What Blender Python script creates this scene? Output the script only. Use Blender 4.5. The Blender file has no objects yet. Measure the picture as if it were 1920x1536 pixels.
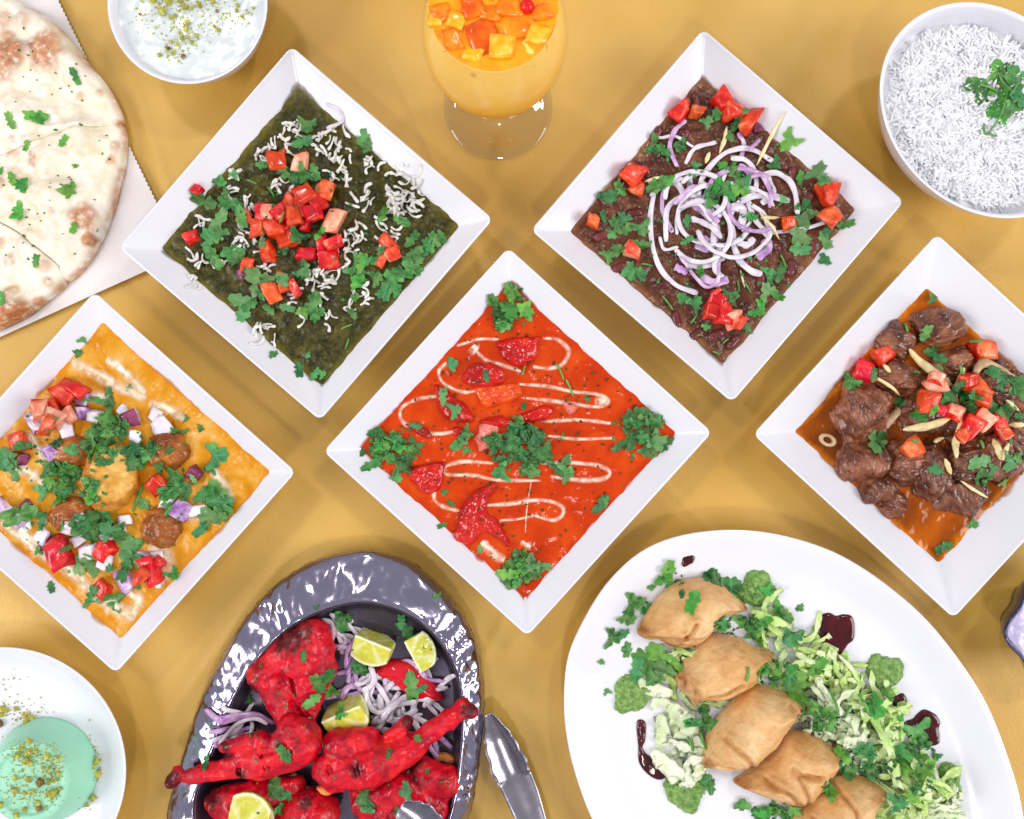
import bpy, math, random
import numpy as np
from mathutils import Vector, Matrix

random.seed(11)
RNG = np.random.default_rng(11)
scene = bpy.context.scene
COL = scene.collection

# ------------------------------------------------------------------ camera
S = 0.37e-3          # metres on the table per photograph pixel
H = 0.58             # lens height above the table
cam_data = bpy.data.cameras.new('camera')
cam_data.sensor_width = 36.0
cam_data.lens = 36.0 * H / (1920 * S)
cam_data.clip_start = 0.02
cam_data.clip_end = 20
cam = bpy.data.objects.new('camera', cam_data)
cam.location = (0, 0, H)
COL.objects.link(cam)
scene.camera = cam

# ------------------------------------------------------------------ world and lamps
world = bpy.data.worlds.new('World')
scene.world = world
world.use_nodes = True
bg = world.node_tree.nodes['Background']
bg.inputs[0].default_value = (0.86, 0.88, 1.0, 1)
bg.inputs[1].default_value = 0.48


def lamp(name, loc, target, size, watts, colour):
    d = bpy.data.lights.new(name, 'AREA')
    d.shape = 'RECTANGLE'
    d.size, d.size_y = size
    d.energy = watts
    d.color = colour
    o = bpy.data.objects.new(name, d)
    o.location = loc
    o.rotation_euler = (Vector(target) - Vector(loc)).to_track_quat('-Z', 'Y').to_euler()
    COL.objects.link(o)
    return o


lamp('softbox_left', (-2.3, -0.62, 1.6), (-0.05, 0.02, 0), (1.3, 1.3), 45, (1.0, 0.97, 0.95))
lamp('softbox_right', (2.3, -0.52, 1.6), (0.05, 0.02, 0), (1.3, 1.3), 45, (1.0, 0.97, 0.95))

# ceiling spots of the dining room: the small glints on the wet food
for n_, (x_, y_) in enumerate(((-0.75, 1.05), (0.85, 1.0), (0.05, -1.15))):
    lamp('ceiling_lamp', (x_, y_, 2.0), (0, 0, 0), (0.2, 0.2), 8.5, (1.0, 0.96, 0.92))

vs = scene.view_settings
vs.view_transform = 'Standard'
vs.look = 'None'
vs.exposure = 0.04
vs.gamma = 1.0
vs.use_curve_mapping = False
scene.render.engine = 'CYCLES'
scene.cycles.use_denoising = True
scene.cycles.max_bounces = 10
scene.cycles.transmission_bounces = 8
scene.cycles.transparent_max_bounces = 12
scene.cycles.caustics_reflective = False
scene.cycles.caustics_refractive = False

# ------------------------------------------------------------------ places in the photograph
FR = dict(A=(0, 0, 2.4), P=(200, 80, 2.1338), G=(740, 0, 4.8), D=(980, 40, 2.104),
          R=(1380, 0, 3.072), L=(1390, 430, 2.0472), C=(590, 450, 2.0211), K=(0, 530, 2.0207),
          Z=(280, 1010, 2.5263), M=(1040, 980, 2.1818), N=(0, 1180, 4.3133), U=(1780, 1050, 5.486),
          F=(0, 0, 1.0))


def zp(f, x, y):
    a, b, s = FR[f]
    return a + x / s, b + y / s


def P(px, py, z=0.0):
    k = S * (H - z) / H
    return np.array(((px - 960) * k, -(py - 768) * k, z))


def kz(z):
    return S * (H - z) / H


# ------------------------------------------------------------------ numpy noise
_perm = RNG.random((64, 64, 64))


def vnoise(x, y, z=0.0):
    x, y, z = np.broadcast_arrays(np.asarray(x, float), np.asarray(y, float), np.asarray(z, float))
    xi, yi, zi = np.floor(x), np.floor(y), np.floor(z)
    u, v, w = x - xi, y - yi, z - zi
    u, v, w = [t * t * (3 - 2 * t) for t in (u, v, w)]
    xi, yi, zi = [t.astype(int) for t in (xi, yi, zi)]
    r = 0
    for i in (0, 1):
        for j in (0, 1):
            for k in (0, 1):
                r = r + _perm[(xi + i) & 63, (yi + j) & 63, (zi + k) & 63] * \
                    (u if i else 1 - u) * (v if j else 1 - v) * (w if k else 1 - w)
    return r * 2 - 1


def fbm(x, y, z=0.0, o=4):
    r, a = 0, 1.0
    for i in range(o):
        r = r + a * vnoise(x * 2 ** i + 7.3 * i, y * 2 ** i + 3.1 * i, z * 2 ** i + 5.7 * i)
        a *= 0.5
    return r


# ------------------------------------------------------------------ height map of what is already on the table
HR = 0.0005
HX0, HY0 = -0.47, -0.42
HM = np.zeros((1880, 1680))


def hm_idx(x, y):
    i = np.clip(((x - HX0) / HR).astype(int), 1, HM.shape[0] - 2)
    j = np.clip(((y - HY0) / HR).astype(int), 1, HM.shape[1] - 2)
    return i, j


def hm_at(x, y):
    x, y = np.atleast_1d(np.asarray(x, float)), np.atleast_1d(np.asarray(y, float))
    i, j = hm_idx(x, y)
    r = HM[i, j]
    for a, b in ((1, 0), (-1, 0), (0, 1), (0, -1)):
        r = np.maximum(r, HM[i + a, j + b])
    return r


def stamp(V, faces):
    V = np.asarray(V, float)
    tris = []
    for f in faces:
        for q in range(1, len(f) - 1):
            tris.append((f[0], f[q], f[q + 1]))
    T = np.array(tris)
    if not len(T):
        return
    a, b, c = V[T[:, 0]], V[T[:, 1]], V[T[:, 2]]
    up = np.cross(b[:, :2] - a[:, :2], c[:, :2] - a[:, :2]) > 0
    a, b, c = a[up], b[up], c[up]
    if not len(a):
        return
    ext = np.maximum(np.abs(b - a).max(1), np.maximum(np.abs(c - a).max(1), np.abs(c - b).max(1)))
    lo = 0.0
    for n in (1, 2, 4, 8, 16, 32, 64, 200):
        hi = n * HR * 1.3 if n < 200 else 9
        m = (ext >= lo) & (ext < hi)
        lo = hi
        if not m.any():
            continue
        uv = np.array([(i / n, j / n) for i in range(n + 1) for j in range(n + 1 - i)])
        if n <= 2:
            uv = np.concatenate([uv, [(1 / 3, 1 / 3)]])
        ua, ub, uc = a[m], b[m] - a[m], c[m] - a[m]
        step = max(1, 400000 // len(uv))
        for q in range(0, len(ua), step):
            p = (ua[q:q + step, None] + ub[q:q + step, None] * uv[None, :, :1] + uc[q:q + step, None] * uv[None, :, 1:]).reshape(-1, 3)
            ii, jj = hm_idx(p[:, 0], p[:, 1])
            np.maximum.at(HM, (ii, jj), p[:, 2])


# ------------------------------------------------------------------ objects
def tag(o, label=None, cat=None, group=None, kind=None):
    if label:
        o['label'] = label
    if cat:
        o['category'] = cat
    if group:
        o['group'] = group
    if kind:
        o['kind'] = kind
    return o


def mk(name, V, faces, mat, parent=None, smooth=True, attrs=None, do_stamp=False, midx=None, loc=None):
    V = np.asarray(V, float)
    if do_stamp:
        stamp(V, faces)
    if loc is None:
        loc = np.array((V[:, 0].mean(), V[:, 1].mean(), V[:, 2].min()))
    me = bpy.data.meshes.new(name)
    me.from_pydata((V - loc).tolist(), [], [tuple(int(q) for q in f) for f in faces])
    if smooth:
        me.polygons.foreach_set('use_smooth', [True] * len(me.polygons))
    for m in (mat if isinstance(mat, (list, tuple)) else [mat]):
        me.materials.append(m)
    if midx is not None:
        me.polygons.foreach_set('material_index', [int(q) for q in midx])
    for k, a in (attrs or {}).items():
        at = me.attributes.new(k, 'FLOAT', 'POINT')
        at.data.foreach_set('value', np.asarray(a, np.float32))
    me.update()
    o = bpy.data.objects.new(name, me)
    COL.objects.link(o)
    o.location = loc
    if parent is not None:
        o.parent = parent
        o.matrix_parent_inverse = Matrix.Identity(4)
        o.location = Vector(loc) - parent.location
    return o


def empty(name, loc):
    o = bpy.data.objects.new(name, None)
    o.empty_display_size = 0.01
    o.location = loc
    COL.objects.link(o)
    return o


def grid_faces(nu, nv, wrap=False, flip=False):
    """vertex (i, j) at i*nv+j; wrap closes j"""
    F = []
    for i in range(nu - 1):
        for j in range(nv if wrap else nv - 1):
            j2 = (j + 1) % nv
            q = (i * nv + j, i * nv + j2, (i + 1) * nv + j2, (i + 1) * nv + j)
            F.append(q[::-1] if flip else q)
    return F


def loops_mesh(loops, cap0=True, cap1=True):
    """loops: list of (n,3) rings counter-clockwise seen from above, from the outside bottom over the rim to the inside"""
    n = len(loops[0])
    V = np.concatenate(loops)
    F = grid_faces(len(loops), n, wrap=True)
    V = list(V)
    if cap0:
        V.append(loops[0].mean(0))
        c = len(V) - 1
        F += [(c, (j + 1) % n, j) for j in range(n)]
    if cap1:
        V.append(loops[-1].mean(0))
        c = len(V) - 1
        o = (len(loops) - 1) * n
        F += [(c, o + j, o + (j + 1) % n) for j in range(n)]
    return np.array(V), F


def catmull(pts, n, closed=False):
    p = np.asarray(pts, float)
    m = len(p)
    if m == 2 and not closed:
        t = np.linspace(0, 1, n)[:, None]
        return p[0] * (1 - t) + p[1] * t
    if closed:
        q = np.concatenate([p[-1:], p, p[:2]])
        segs = m
    else:
        q = np.concatenate([2 * p[:1] - p[1:2], p, 2 * p[-1:] - p[-2:-1]])
        segs = m - 1
    out = []
    for t in np.linspace(0, segs, n, endpoint=not closed):
        i = min(int(t), segs - 1)
        u = t - i
        a, b, c, d = q[i], q[i + 1], q[i + 2], q[i + 3]
        out.append(0.5 * (2 * b + (c - a) * u + (2 * a - 5 * b + 4 * c - d) * u * u + (3 * b - 3 * c + d - a) * u ** 3))
    return np.array(out)


def even(pts, n):
    """closed polyline resampled evenly"""
    p = np.concatenate([pts, pts[:1]])
    d = np.r_[0, np.cumsum(np.linalg.norm(np.diff(p, axis=0), axis=1))]
    t = np.linspace(0, d[-1], n, endpoint=False)
    return np.stack([np.interp(t, d, p[:, k]) for k in range(p.shape[1])], 1)


def ccw(p):
    a = 0.5 * np.sum(p[:, 0] * np.roll(p[:, 1], -1) - np.roll(p[:, 0], -1) * p[:, 1])
    return p if a > 0 else p[::-1].copy()


# ------------------------------------------------------------------ implicit surfaces
def snets(f, lo, hi, h):
    lo = np.asarray(lo, float)
    n = [int(math.ceil((b - a) / h)) + 1 for a, b in zip(lo, hi)]
    X, Y, Z = np.meshgrid(*[lo[k] + h * np.arange(n[k]) for k in range(3)], indexing='ij')
    D = f(X, Y, Z)
    c = [k - 1 for k in n]
    acc = np.zeros(c + [3])
    cnt = np.zeros(c)
    for ax in range(3):
        o1, o2 = [k for k in range(3) if k != ax]
        for i in (0, 1):
            for j in (0, 1):
                off = [0, 0, 0]
                off[o1], off[o2] = i, j
                sa = tuple(slice(off[k], off[k] + c[k]) for k in range(3))
                off2 = list(off)
                off2[ax] += 1
                sb = tuple(slice(off2[k], off2[k] + c[k]) for k in range(3))
                a, b = D[sa], D[sb]
                cr = (a < 0) != (b < 0)
                t = np.where(cr, a / np.where(a == b, 1, a - b), 0)
                pos = np.zeros(c + [3])
                pos[..., o1], pos[..., o2] = i, j
                pos[..., ax] = t
                acc += cr[..., None] * pos
                cnt += cr
    m = cnt > 0
    idx = -np.ones(c, int)
    idx[m] = np.arange(m.sum())
    ijk = np.argwhere(m)
    V = lo + h * (ijk + acc[m] / cnt[m][:, None])
    F = []
    for ax in range(3):
        b, cc = (ax + 1) % 3, (ax + 2) % 3
        s0 = [slice(None)] * 3
        s1 = [slice(None)] * 3
        s0[ax] = slice(0, n[ax] - 1)
        s1[ax] = slice(1, n[ax])
        A, B = D[tuple(s0)] < 0, D[tuple(s1)] < 0
        e = np.argwhere(A != B)
        e = e[(e[:, b] > 0) & (e[:, b] < n[b] - 1) & (e[:, cc] > 0) & (e[:, cc] < n[cc] - 1)]
        if not len(e):
            continue
        ins = A[tuple(e.T)]
        qs = []
        for db, dc in ((-1, -1), (0, -1), (0, 0), (-1, 0)):
            q = e.copy()
            q[:, b] += db
            q[:, cc] += dc
            qs.append(idx[tuple(q.T)])
        Q = np.stack(qs, 1)
        Q[~ins] = Q[~ins][:, ::-1]
        F.append(Q)
    return V, np.concatenate(F).tolist()


def smin(a, b, k):
    if k <= 0:
        return np.minimum(a, b)
    h = np.clip(0.5 + 0.5 * (b - a) / k, 0, 1)
    return b * (1 - h) + a * h - k * h * (1 - h)


def sd_cap(X, Y, Z, a, b):
    """round cone through a=(x,y,z,r) and b=(x,y,z,r)"""
    a, b = np.array(a, float), np.array(b, float)
    d = b[:3] - a[:3]
    t = np.clip(((X - a[0]) * d[0] + (Y - a[1]) * d[1] + (Z - a[2]) * d[2]) / max(d @ d, 1e-9), 0, 1)
    return np.sqrt((X - a[0] - t * d[0]) ** 2 + (Y - a[1] - t * d[1]) ** 2 + (Z - a[2] - t * d[2]) ** 2) - (a[3] + t * (b[3] - a[3]))


def sd_ell(X, Y, Z, c, r, ang=0.0):
    ca, sa = math.cos(ang), math.sin(ang)
    x, y, z = X - c[0], Y - c[1], Z - c[2]
    x, y = x * ca + y * sa, -x * sa + y * ca
    k = np.sqrt((x / r[0]) ** 2 + (y / r[1]) ** 2 + (z / r[2]) ** 2)
    return (k - 1) * min(r)


def rough_up(d, X, Y, Z, fn, reach):
    """adds fn only near the surface"""
    X, Y, Z = np.broadcast_arrays(X, Y, Z)
    d = np.array(np.broadcast_to(d, X.shape))
    m = np.abs(d) < reach
    d[m] += fn(X[m], Y[m], Z[m])
    return d


def blob(name, f, ref, z0, box, h, mat, parent=None, attr=None, stampit=True):
    """f is a distance in photograph pixels: x right, y DOWN, z up from height z0; box = (x0,x1,y0,y1,z0,z1)"""
    x0, x1, y0, y1, za, zb = box
    g = lambda X, Y, Z: f(X, -Y, Z)
    V, F = snets(g, (x0, -y1, za), (x1, -y0, zb), h)
    zr = z0 + 0.012
    k = kz(zr)
    W = np.empty_like(V)
    c = P(ref[0], ref[1], zr)
    W[:, 0] = c[0] + (V[:, 0] - ref[0]) * k
    W[:, 1] = c[1] + (V[:, 1] + ref[1]) * k
    W[:, 2] = z0 + V[:, 2] * k
    at = {k2: fn(V[:, 0], -V[:, 1], V[:, 2]) for k2, fn in (attr or {}).items()}
    return mk(name, W, F, mat, parent, attrs=at, do_stamp=stampit)


# ------------------------------------------------------------------ materials
def lin(h):
    h = h.lstrip('#')
    c = [int(h[i:i + 2], 16) / 255 for i in (0, 2, 4)]
    return tuple(v / 12.92 if v <= 0.04045 else ((v + 0.055) / 1.055) ** 2.4 for v in c) + (1,)


class NT:
    def __init__(self, name):
        self.m = bpy.data.materials.new(name)
        self.m.use_nodes = True
        self.n = self.m.node_tree.nodes
        self.l = self.m.node_tree.links
        self.b = self.n['Principled BSDF']
        self.out = self.n['Material Output']

    def new(self, t, **kw):
        x = self.n.new(t)
        for k, v in kw.items():
            setattr(x, k, v)
        return x

    def link(self, a, b):
        self.l.new(a, b)

    def coords(self):
        tc = self.new('ShaderNodeTexCoord')
        return tc.outputs['Object']

    def noise(self, scale, detail=4, rough=0.55, dist=0.0, rnd=True):
        t = self.new('ShaderNodeTexNoise', noise_dimensions='4D')
        t.inputs['Scale'].default_value = scale
        t.inputs['Detail'].default_value = detail
        t.inputs['Roughness'].default_value = rough
        t.inputs['Distortion'].default_value = dist
        self.link(self.coords(), t.inputs['Vector'])
        if rnd:
            oi = self.new('ShaderNodeObjectInfo')
            mu = self.new('ShaderNodeMath', operation='MULTIPLY')
            mu.inputs[1].default_value = 37.0
            self.link(oi.outputs['Random'], mu.inputs[0])
            self.link(mu.outputs[0], t.inputs['W'])
        return t.outputs['Fac']

    def ramp(self, fac, stops, interp='LINEAR'):
        r = self.new('ShaderNodeValToRGB')
        r.color_ramp.interpolation = interp
        e = r.color_ramp.elements
        while len(e) < len(stops):
            e.new(0.5)
        for q, (p, c) in zip(e, stops):
            q.position = p
            q.color = lin(c) if isinstance(c, str) else c
        self.link(fac, r.inputs[0])
        return r.outputs[0]

    def mix(self, fac, a, b, mode='MIX'):
        x = self.new('ShaderNodeMix', data_type='RGBA', blend_type=mode)
        if isinstance(fac, (int, float)):
            x.inputs[0].default_value = fac
        else:
            self.link(fac, x.inputs[0])
        for s, v in ((6, a), (7, b)):
            if isinstance(v, str):
                x.inputs[s].default_value = lin(v)
            elif isinstance(v, tuple):
                x.inputs[s].default_value = v
            else:
                self.link(v, x.inputs[s])
        return x.outputs[2]

    def attr(self, name):
        a = self.new('ShaderNodeAttribute', attribute_name=name)
        return a.outputs['Fac']

    def vary(self, col, val=0.15, hue=0.0, sat=0.0):
        oi = self.new('ShaderNodeObjectInfo')
        h = self.new('ShaderNodeHueSaturation')
        mr = self.new('ShaderNodeMapRange')
        mr.inputs[3].default_value = 1 - val
        mr.inputs[4].default_value = 1 + val
        self.link(oi.outputs['Random'], mr.inputs[0])
        self.link(mr.outputs[0], h.inputs['Value'])
        if hue:
            m2 = self.new('ShaderNodeMath', operation='MULTIPLY')
            m2.inputs[1].default_value = 91.7
            fr = self.new('ShaderNodeMath', operation='FRACT')
            self.link(oi.outputs['Random'], m2.inputs[0])
            self.link(m2.outputs[0], fr.inputs[0])
            mh = self.new('ShaderNodeMapRange')
            mh.inputs[3].default_value = 0.5 - hue
            mh.inputs[4].default_value = 0.5 + hue
            self.link(fr.outputs[0], mh.inputs[0])
            self.link(mh.outputs[0], h.inputs['Hue'])
        self.link(col, h.inputs['Color'])
        return h.outputs[0]

    def bump(self, fac, strength, dist):
        b = self.new('ShaderNodeBump')
        b.inputs['Strength'].default_value = strength
        b.inputs['Distance'].default_value = dist
        self.link(fac, b.inputs['Height'])
        prev = self.b.inputs['Normal'].links
        if prev:
            self.link(prev[0].from_socket, b.inputs['Normal'])
        self.link(b.outputs[0], self.b.inputs['Normal'])

    def rvar(self, scale, lo, hi):
        mr = self.new('ShaderNodeMapRange')
        mr.inputs[1].default_value, mr.inputs[2].default_value = 0.35, 0.65
        mr.inputs[3].default_value, mr.inputs[4].default_value = lo, hi
        self.link(self.noise(scale, 4), mr.inputs[0])
        self.link(mr.outputs[0], self.b.inputs['Roughness'])

    def set(self, **kw):
        names = dict(rough='Roughness', metal='Metallic', sss='Subsurface Weight', ior='IOR', trans='Transmission Weight',
                     spec='Specular IOR Level', coat='Coat Weight', coatr='Coat Roughness', alpha='Alpha', sheen='Sheen Weight',
                     ssss='Subsurface Scale')
        for k, v in kw.items():
            if k == 'rad':
                self.b.inputs['Subsurface Radius'].default_value = v
            else:
                self.b.inputs[names[k]].default_value = v
        return self

    def col(self, c):
        if isinstance(c, str):
            self.b.inputs['Base Color'].default_value = lin(c)
        else:
            self.link(c, self.b.inputs['Base Color'])
        return self


def food(name, stops, scale=250, rough=0.35, sss=0.0, rad=(1, .5, .3), ssss=0.002, bump=0.0, bscale=600, bdist=0.0006,
         coat=0.0, val=0.1, hue=0.0, spec=0.33, detail=4, rv=None):
    t = NT(name)
    c = t.ramp(t.noise(scale, detail), stops)
    if val or hue:
        c = t.vary(c, val, hue)
    t.col(c)
    t.set(rough=rough, spec=spec, coat=coat * 0.5, coatr=0.1)
    if sss:
        t.set(sss=sss, rad=rad, ssss=ssss)
    if bump:
        t.bump(t.noise(bscale, 3), bump, bdist)
    if rv:
        t.rvar(*rv)
    return t.m

# ------------------------------------------------------------------ material library
def make_cloth():
    t = NT('golden_cloth')
    n1 = t.noise(9, 3, rnd=False)
    c = t.ramp(n1, [(0.3, '#C6993C'), (0.7, '#D8AE57')])
    n2 = t.noise(900, 2, rnd=False)
    c = t.mix(t.ramp(n2, [(0.35, '#000000'), (0.75, '#484848')]), c, '#A67A30')
    t.col(c).set(rough=0.42, spec=0.45, sheen=0.25)
    t.b.inputs['Sheen Roughness'].default_value = 0.4
    w1 = t.new('ShaderNodeTexWave', wave_type='BANDS', bands_direction='X')
    w2 = t.new('ShaderNodeTexWave', wave_type='BANDS', bands_direction='Y')
    ad = t.new('ShaderNodeMath', operation='ADD')
    for w in (w1, w2):
        w.inputs['Scale'].default_value = 420
        w.inputs['Distortion'].default_value = 1.5
        w.inputs['Detail'].default_value = 1
        t.link(t.coords(), w.inputs['Vector'])
    t.link(w1.outputs[1], ad.inputs[0])
    t.link(w2.outputs[1], ad.inputs[1])
    t.bump(ad.outputs[0], 0.15, 0.0002)
    t.bump(t.noise(420, 4, 0.7, rnd=False), 0.45, 0.0006)
    t.bump(t.noise(60, 3, rnd=False), 0.25, 0.002)
    return t.m


def make_ceramic(name='white_ceramic', c='#DFDFE5'):
    t = NT(name)
    t.col(t.ramp(t.noise(25, 4), [(0.3, c), (0.75, '#DADBE2')]))
    t.set(rough=0.16, spec=0.5, coat=0.3, coatr=0.08)
    t.bump(t.noise(60, 2), 0.05, 0.0006)
    return t.m


def make_sauce(name, stops, edge, scale, rough, bump, bscale, bdist, edge_w=0.5, speck=None, fine=0.3):
    t = NT(name)
    c = t.ramp(t.noise(scale, 6, 0.6, 0.6, rnd=False), stops)
    if speck:
        c = t.mix(t.ramp(t.noise(1100, 2, rnd=False), [(0.66, '#000000'), (0.74, '#FFFFFF')]), c, speck)
    e = t.new('ShaderNodeMath', operation='MULTIPLY')
    t.link(t.attr('edge'), e.inputs[0])
    t.link(t.ramp(t.noise(150, 3, rnd=False), [(0.3, '#404040'), (0.65, '#FFFFFF')]), e.inputs[1])
    c = t.mix(e.outputs[0], c, edge)
    t.col(c).set(rough=rough, spec=0.24, coat=0.0)
    t.bump(t.noise(bscale, 4, 0.6, rnd=False), bump, bdist)
    t.bump(t.noise(bscale * 3.2, 2, 0.6, rnd=False), bump * fine, bdist * 0.5)
    return t.m


def make_leaf(name, stops, val=0.3):
    t = NT(name)
    c = t.ramp(t.noise(110, 4), stops)
    # pale veins fanning out of the leaf's foot
    c = t.mix(t.attr('vein'), c, '#6FA368')
    c = t.vary(c, val, 0.03)
    t.col(c).set(rough=0.42, spec=0.4)
    t.bump(t.attr('vein'), 0.35, 0.0004)
    tr = t.new('ShaderNodeBsdfTranslucent')
    t.link(c, tr.inputs[0])
    ms = t.new('ShaderNodeMixShader')
    ms.inputs[0].default_value = 0.22
    t.link(t.b.outputs[0], ms.inputs[1])
    t.link(tr.outputs[0], ms.inputs[2])
    t.link(ms.outputs[0], t.out.inputs[0])
    return t.m


def make_cream(name, c, c2):
    t = NT(name)
    t.col(t.ramp(t.noise(120, 3, rnd=False), [(0.35, c), (0.7, c2)])).set(rough=0.3, spec=0.4, coat=0.3, coatr=0.1)
    mu = t.new('ShaderNodeMath', operation='MULTIPLY')
    t.link(t.attr('alpha'), mu.inputs[0])
    t.link(t.ramp(t.noise(200, 3, rnd=False), [(0.3, '#707070'), (0.6, '#F8F8F8')]), mu.inputs[1])
    t.link(mu.outputs[0], t.b.inputs['Alpha'])
    return t.m


M = {}
M['cloth'] = make_cloth()
M['ceramic'] = make_ceramic()
M['leaf'] = make_leaf('coriander_green', [(0.3, '#235C26'), (0.5, '#3F873F'), (0.7, '#6CAF5A')])
M['leaf_pale'] = make_leaf('coriander_pale', [(0.3, '#4E8A4A'), (0.7, '#77A866')], 0.2)
M['leaf_bright'] = make_leaf('coriander_bright', [(0.3, '#36802A'), (0.55, '#58A63C'), (0.8, '#8CC454')], 0.25)
M['leaf_bits'] = food('chopped_herb', [(0.3, '#1D5A28'), (0.7, '#47924A')], 300, 0.45, val=0.25)
M['stick'] = food('herb_stem', [(0.3, '#3C7A33'), (0.7, '#6FA84E')], 300, 0.4)
R_ = (1.0, 0.35, 0.2)
M['tom_flesh'] = food('tomato_flesh', [(0.28, '#B00E06'), (0.45, '#D42412'), (0.58, '#E4472A'), (0.75, '#F08E6C')], 2.2, 0.2, 0.2, R_, 0.003, 0.5, 5, 0.0012, 0.5, 0.12, 0.012, rv=(4, 0.12, 0.38))
M['tom_skin'] = food('tomato_skin', [(0.3, '#B4120C'), (0.7, '#D8301C')], 2, 0.18, 0.15, R_, 0.002, 0, coat=0.4, val=0.1, hue=0.01)
M['tom_pale'] = food('tomato_pale', [(0.3, '#DE5C40'), (0.5, '#EA9474'), (0.7, '#F2C8AC')], 2, 0.25, 0.2, R_, 0.003, 0.5, 5, 0.0012, 0.3)
M['tom_orange'] = food('tomato_orange', [(0.3, '#CC3C14'), (0.5, '#E0602C'), (0.7, '#EE9A60')], 2, 0.25, 0.2, R_, 0.003, 0.5, 5, 0.0012, 0.3)
M['cheese'] = food('grated_cheese', [(0.3, '#DAD6CC'), (0.7, '#EEECE6')], 300, 0.4, 0.3, (1, .8, .6), 0.0015, 0.2, 900, 0.0003)
M['onion_white'] = food('onion_white', [(0.3, '#BFB2C6'), (0.5, '#D8D0DA'), (0.7, '#E8E2E6')], 90, 0.16, 0.5, (1, .8, 1), 0.002, 0.1, 500, 0.0003, 0.3, 0.06)
M['onion_purple'] = food('onion_purple', [(0.3, '#9E70A8'), (0.55, '#C6A4CC'), (0.75, '#E6D8E6')], 110, 0.2, 0.35, (1, .6, 1), 0.002, 0.1, 500, 0.0003, 0.3, 0.08)
M['onion_dark'] = food('onion_dark', [(0.3, '#5E1F3C'), (0.7, '#9A4C74')], 160, 0.25, 0.2, (1, .4, .7), 0.002, 0.1, 500, 0.0003, 0.3)
M['ginger'] = food('ginger', [(0.3, '#D9C284'), (0.7, '#EFE2B4')], 220, 0.35, 0.3, (1, .8, .4), 0.002, 0.2, 900, 0.0003)
M['lettuce'] = food('lettuce', [(0.25, '#86B848'), (0.48, '#BCD982'), (0.72, '#E6EFC8')], 55, 0.3, 0.25, (.6, 1, .4), 0.002, 0.25, 350, 0.0005, 0.2, 0.08, 0.01)
M['lettuce_white'] = food('lettuce_white', [(0.25, '#B4D084'), (0.6, '#E8EED2')], 45, 0.3, 0.3, (.8, 1, .6), 0.002, 0.25, 300, 0.0006, 0.2, 0.05)
M['nut'] = food('pistachio', [(0.3, '#7E8A28'), (0.55, '#B7B44E'), (0.8, '#D8CE7C')], 300, 0.5, 0.1, (1, 1, .4), 0.001, 0.3, 800, 0.0004, val=0.2, hue=0.02)
M['nut_dark'] = food('pistachio_skin', [(0.3, '#5A4A2A'), (0.7, '#9A7A48')], 300, 0.5, val=0.2)

# ------------------------------------------------------------------ dishes by name, for the labels
DISH = dict(
    P=('green spinach curry', (575, 435), 285, 'd'),
    D=('brown bean curry', (1343, 412), 275, 'd'),
    C=('orange cream curry', (974, 830), 300, 'd'),
    K=('yellow dumpling curry', (195, 900), 300, 'd'),
    L=('brown meat stew', (1770, 800), 270, 'd'),
    Z=('red chicken platter', (640, 1400), 260, 'r'),
    M=('samosa plate', (1480, 1350), 400, 'r'),
    R=('rice bowl', (1850, 215), 180, 'r'),
    A=('flatbread', (60, 300), 300, 'r'),
    B=('yogurt bowl', (355, 8), 130, 'r'),
    N=('mint dessert plate', (60, 1450), 200, 'r'),
)


def where(d, px, py):
    _, (cx, cy), r, st = DISH[d]
    dx, dy = px - cx, py - cy
    q = math.hypot(dx, dy) / r
    if q < 0.16:
        return 'at its centre'
    k = int(round(math.degrees(math.atan2(-dy, dx)) / 45)) % 8
    corner = 'corner' if st == 'd' else 'end'
    if q < 0.45:
        return ['right of centre', 'upper right of centre', 'above centre', 'upper left of centre', 'left of centre', 'lower left of centre', 'below centre',
                'lower right of centre'][k]
    return ['near its right ' + corner, 'at its upper right side', 'near its top ' + corner, 'at its upper left side',
            'near its left ' + corner, 'at its lower left side', 'near its bottom ' + corner, 'at its lower right side'][k]


def lab(o, d, px, py, what, cat, plural, place=None):
    w = place or where(d, px, py)
    if place and d == 'M':
        return tag(o, '%s %s' % (what, w), cat, '%s %s' % (plural, w))
    return tag(o, '%s on the %s, %s' % (what, DISH[d][0], w), cat, '%s on the %s, %s' % (plural, DISH[d][0], w))


# ------------------------------------------------------------------ garnish builders; all lie on what is already there
def settle(px, py, zguess=0.03, r=0.002):
    """world point on top of what stands at this photograph pixel"""
    z = zguess
    for _ in range(3):
        p = P(px, py, z)
        a = np.linspace(0, 2 * math.pi, 12, endpoint=False)
        zz = np.r_[hm_at(p[0], p[1]), hm_at(p[0] + r * np.cos(a), p[1] + r * np.sin(a))]
        z = float(np.median(zz))
    p = P(px, py, z)
    return p


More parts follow.
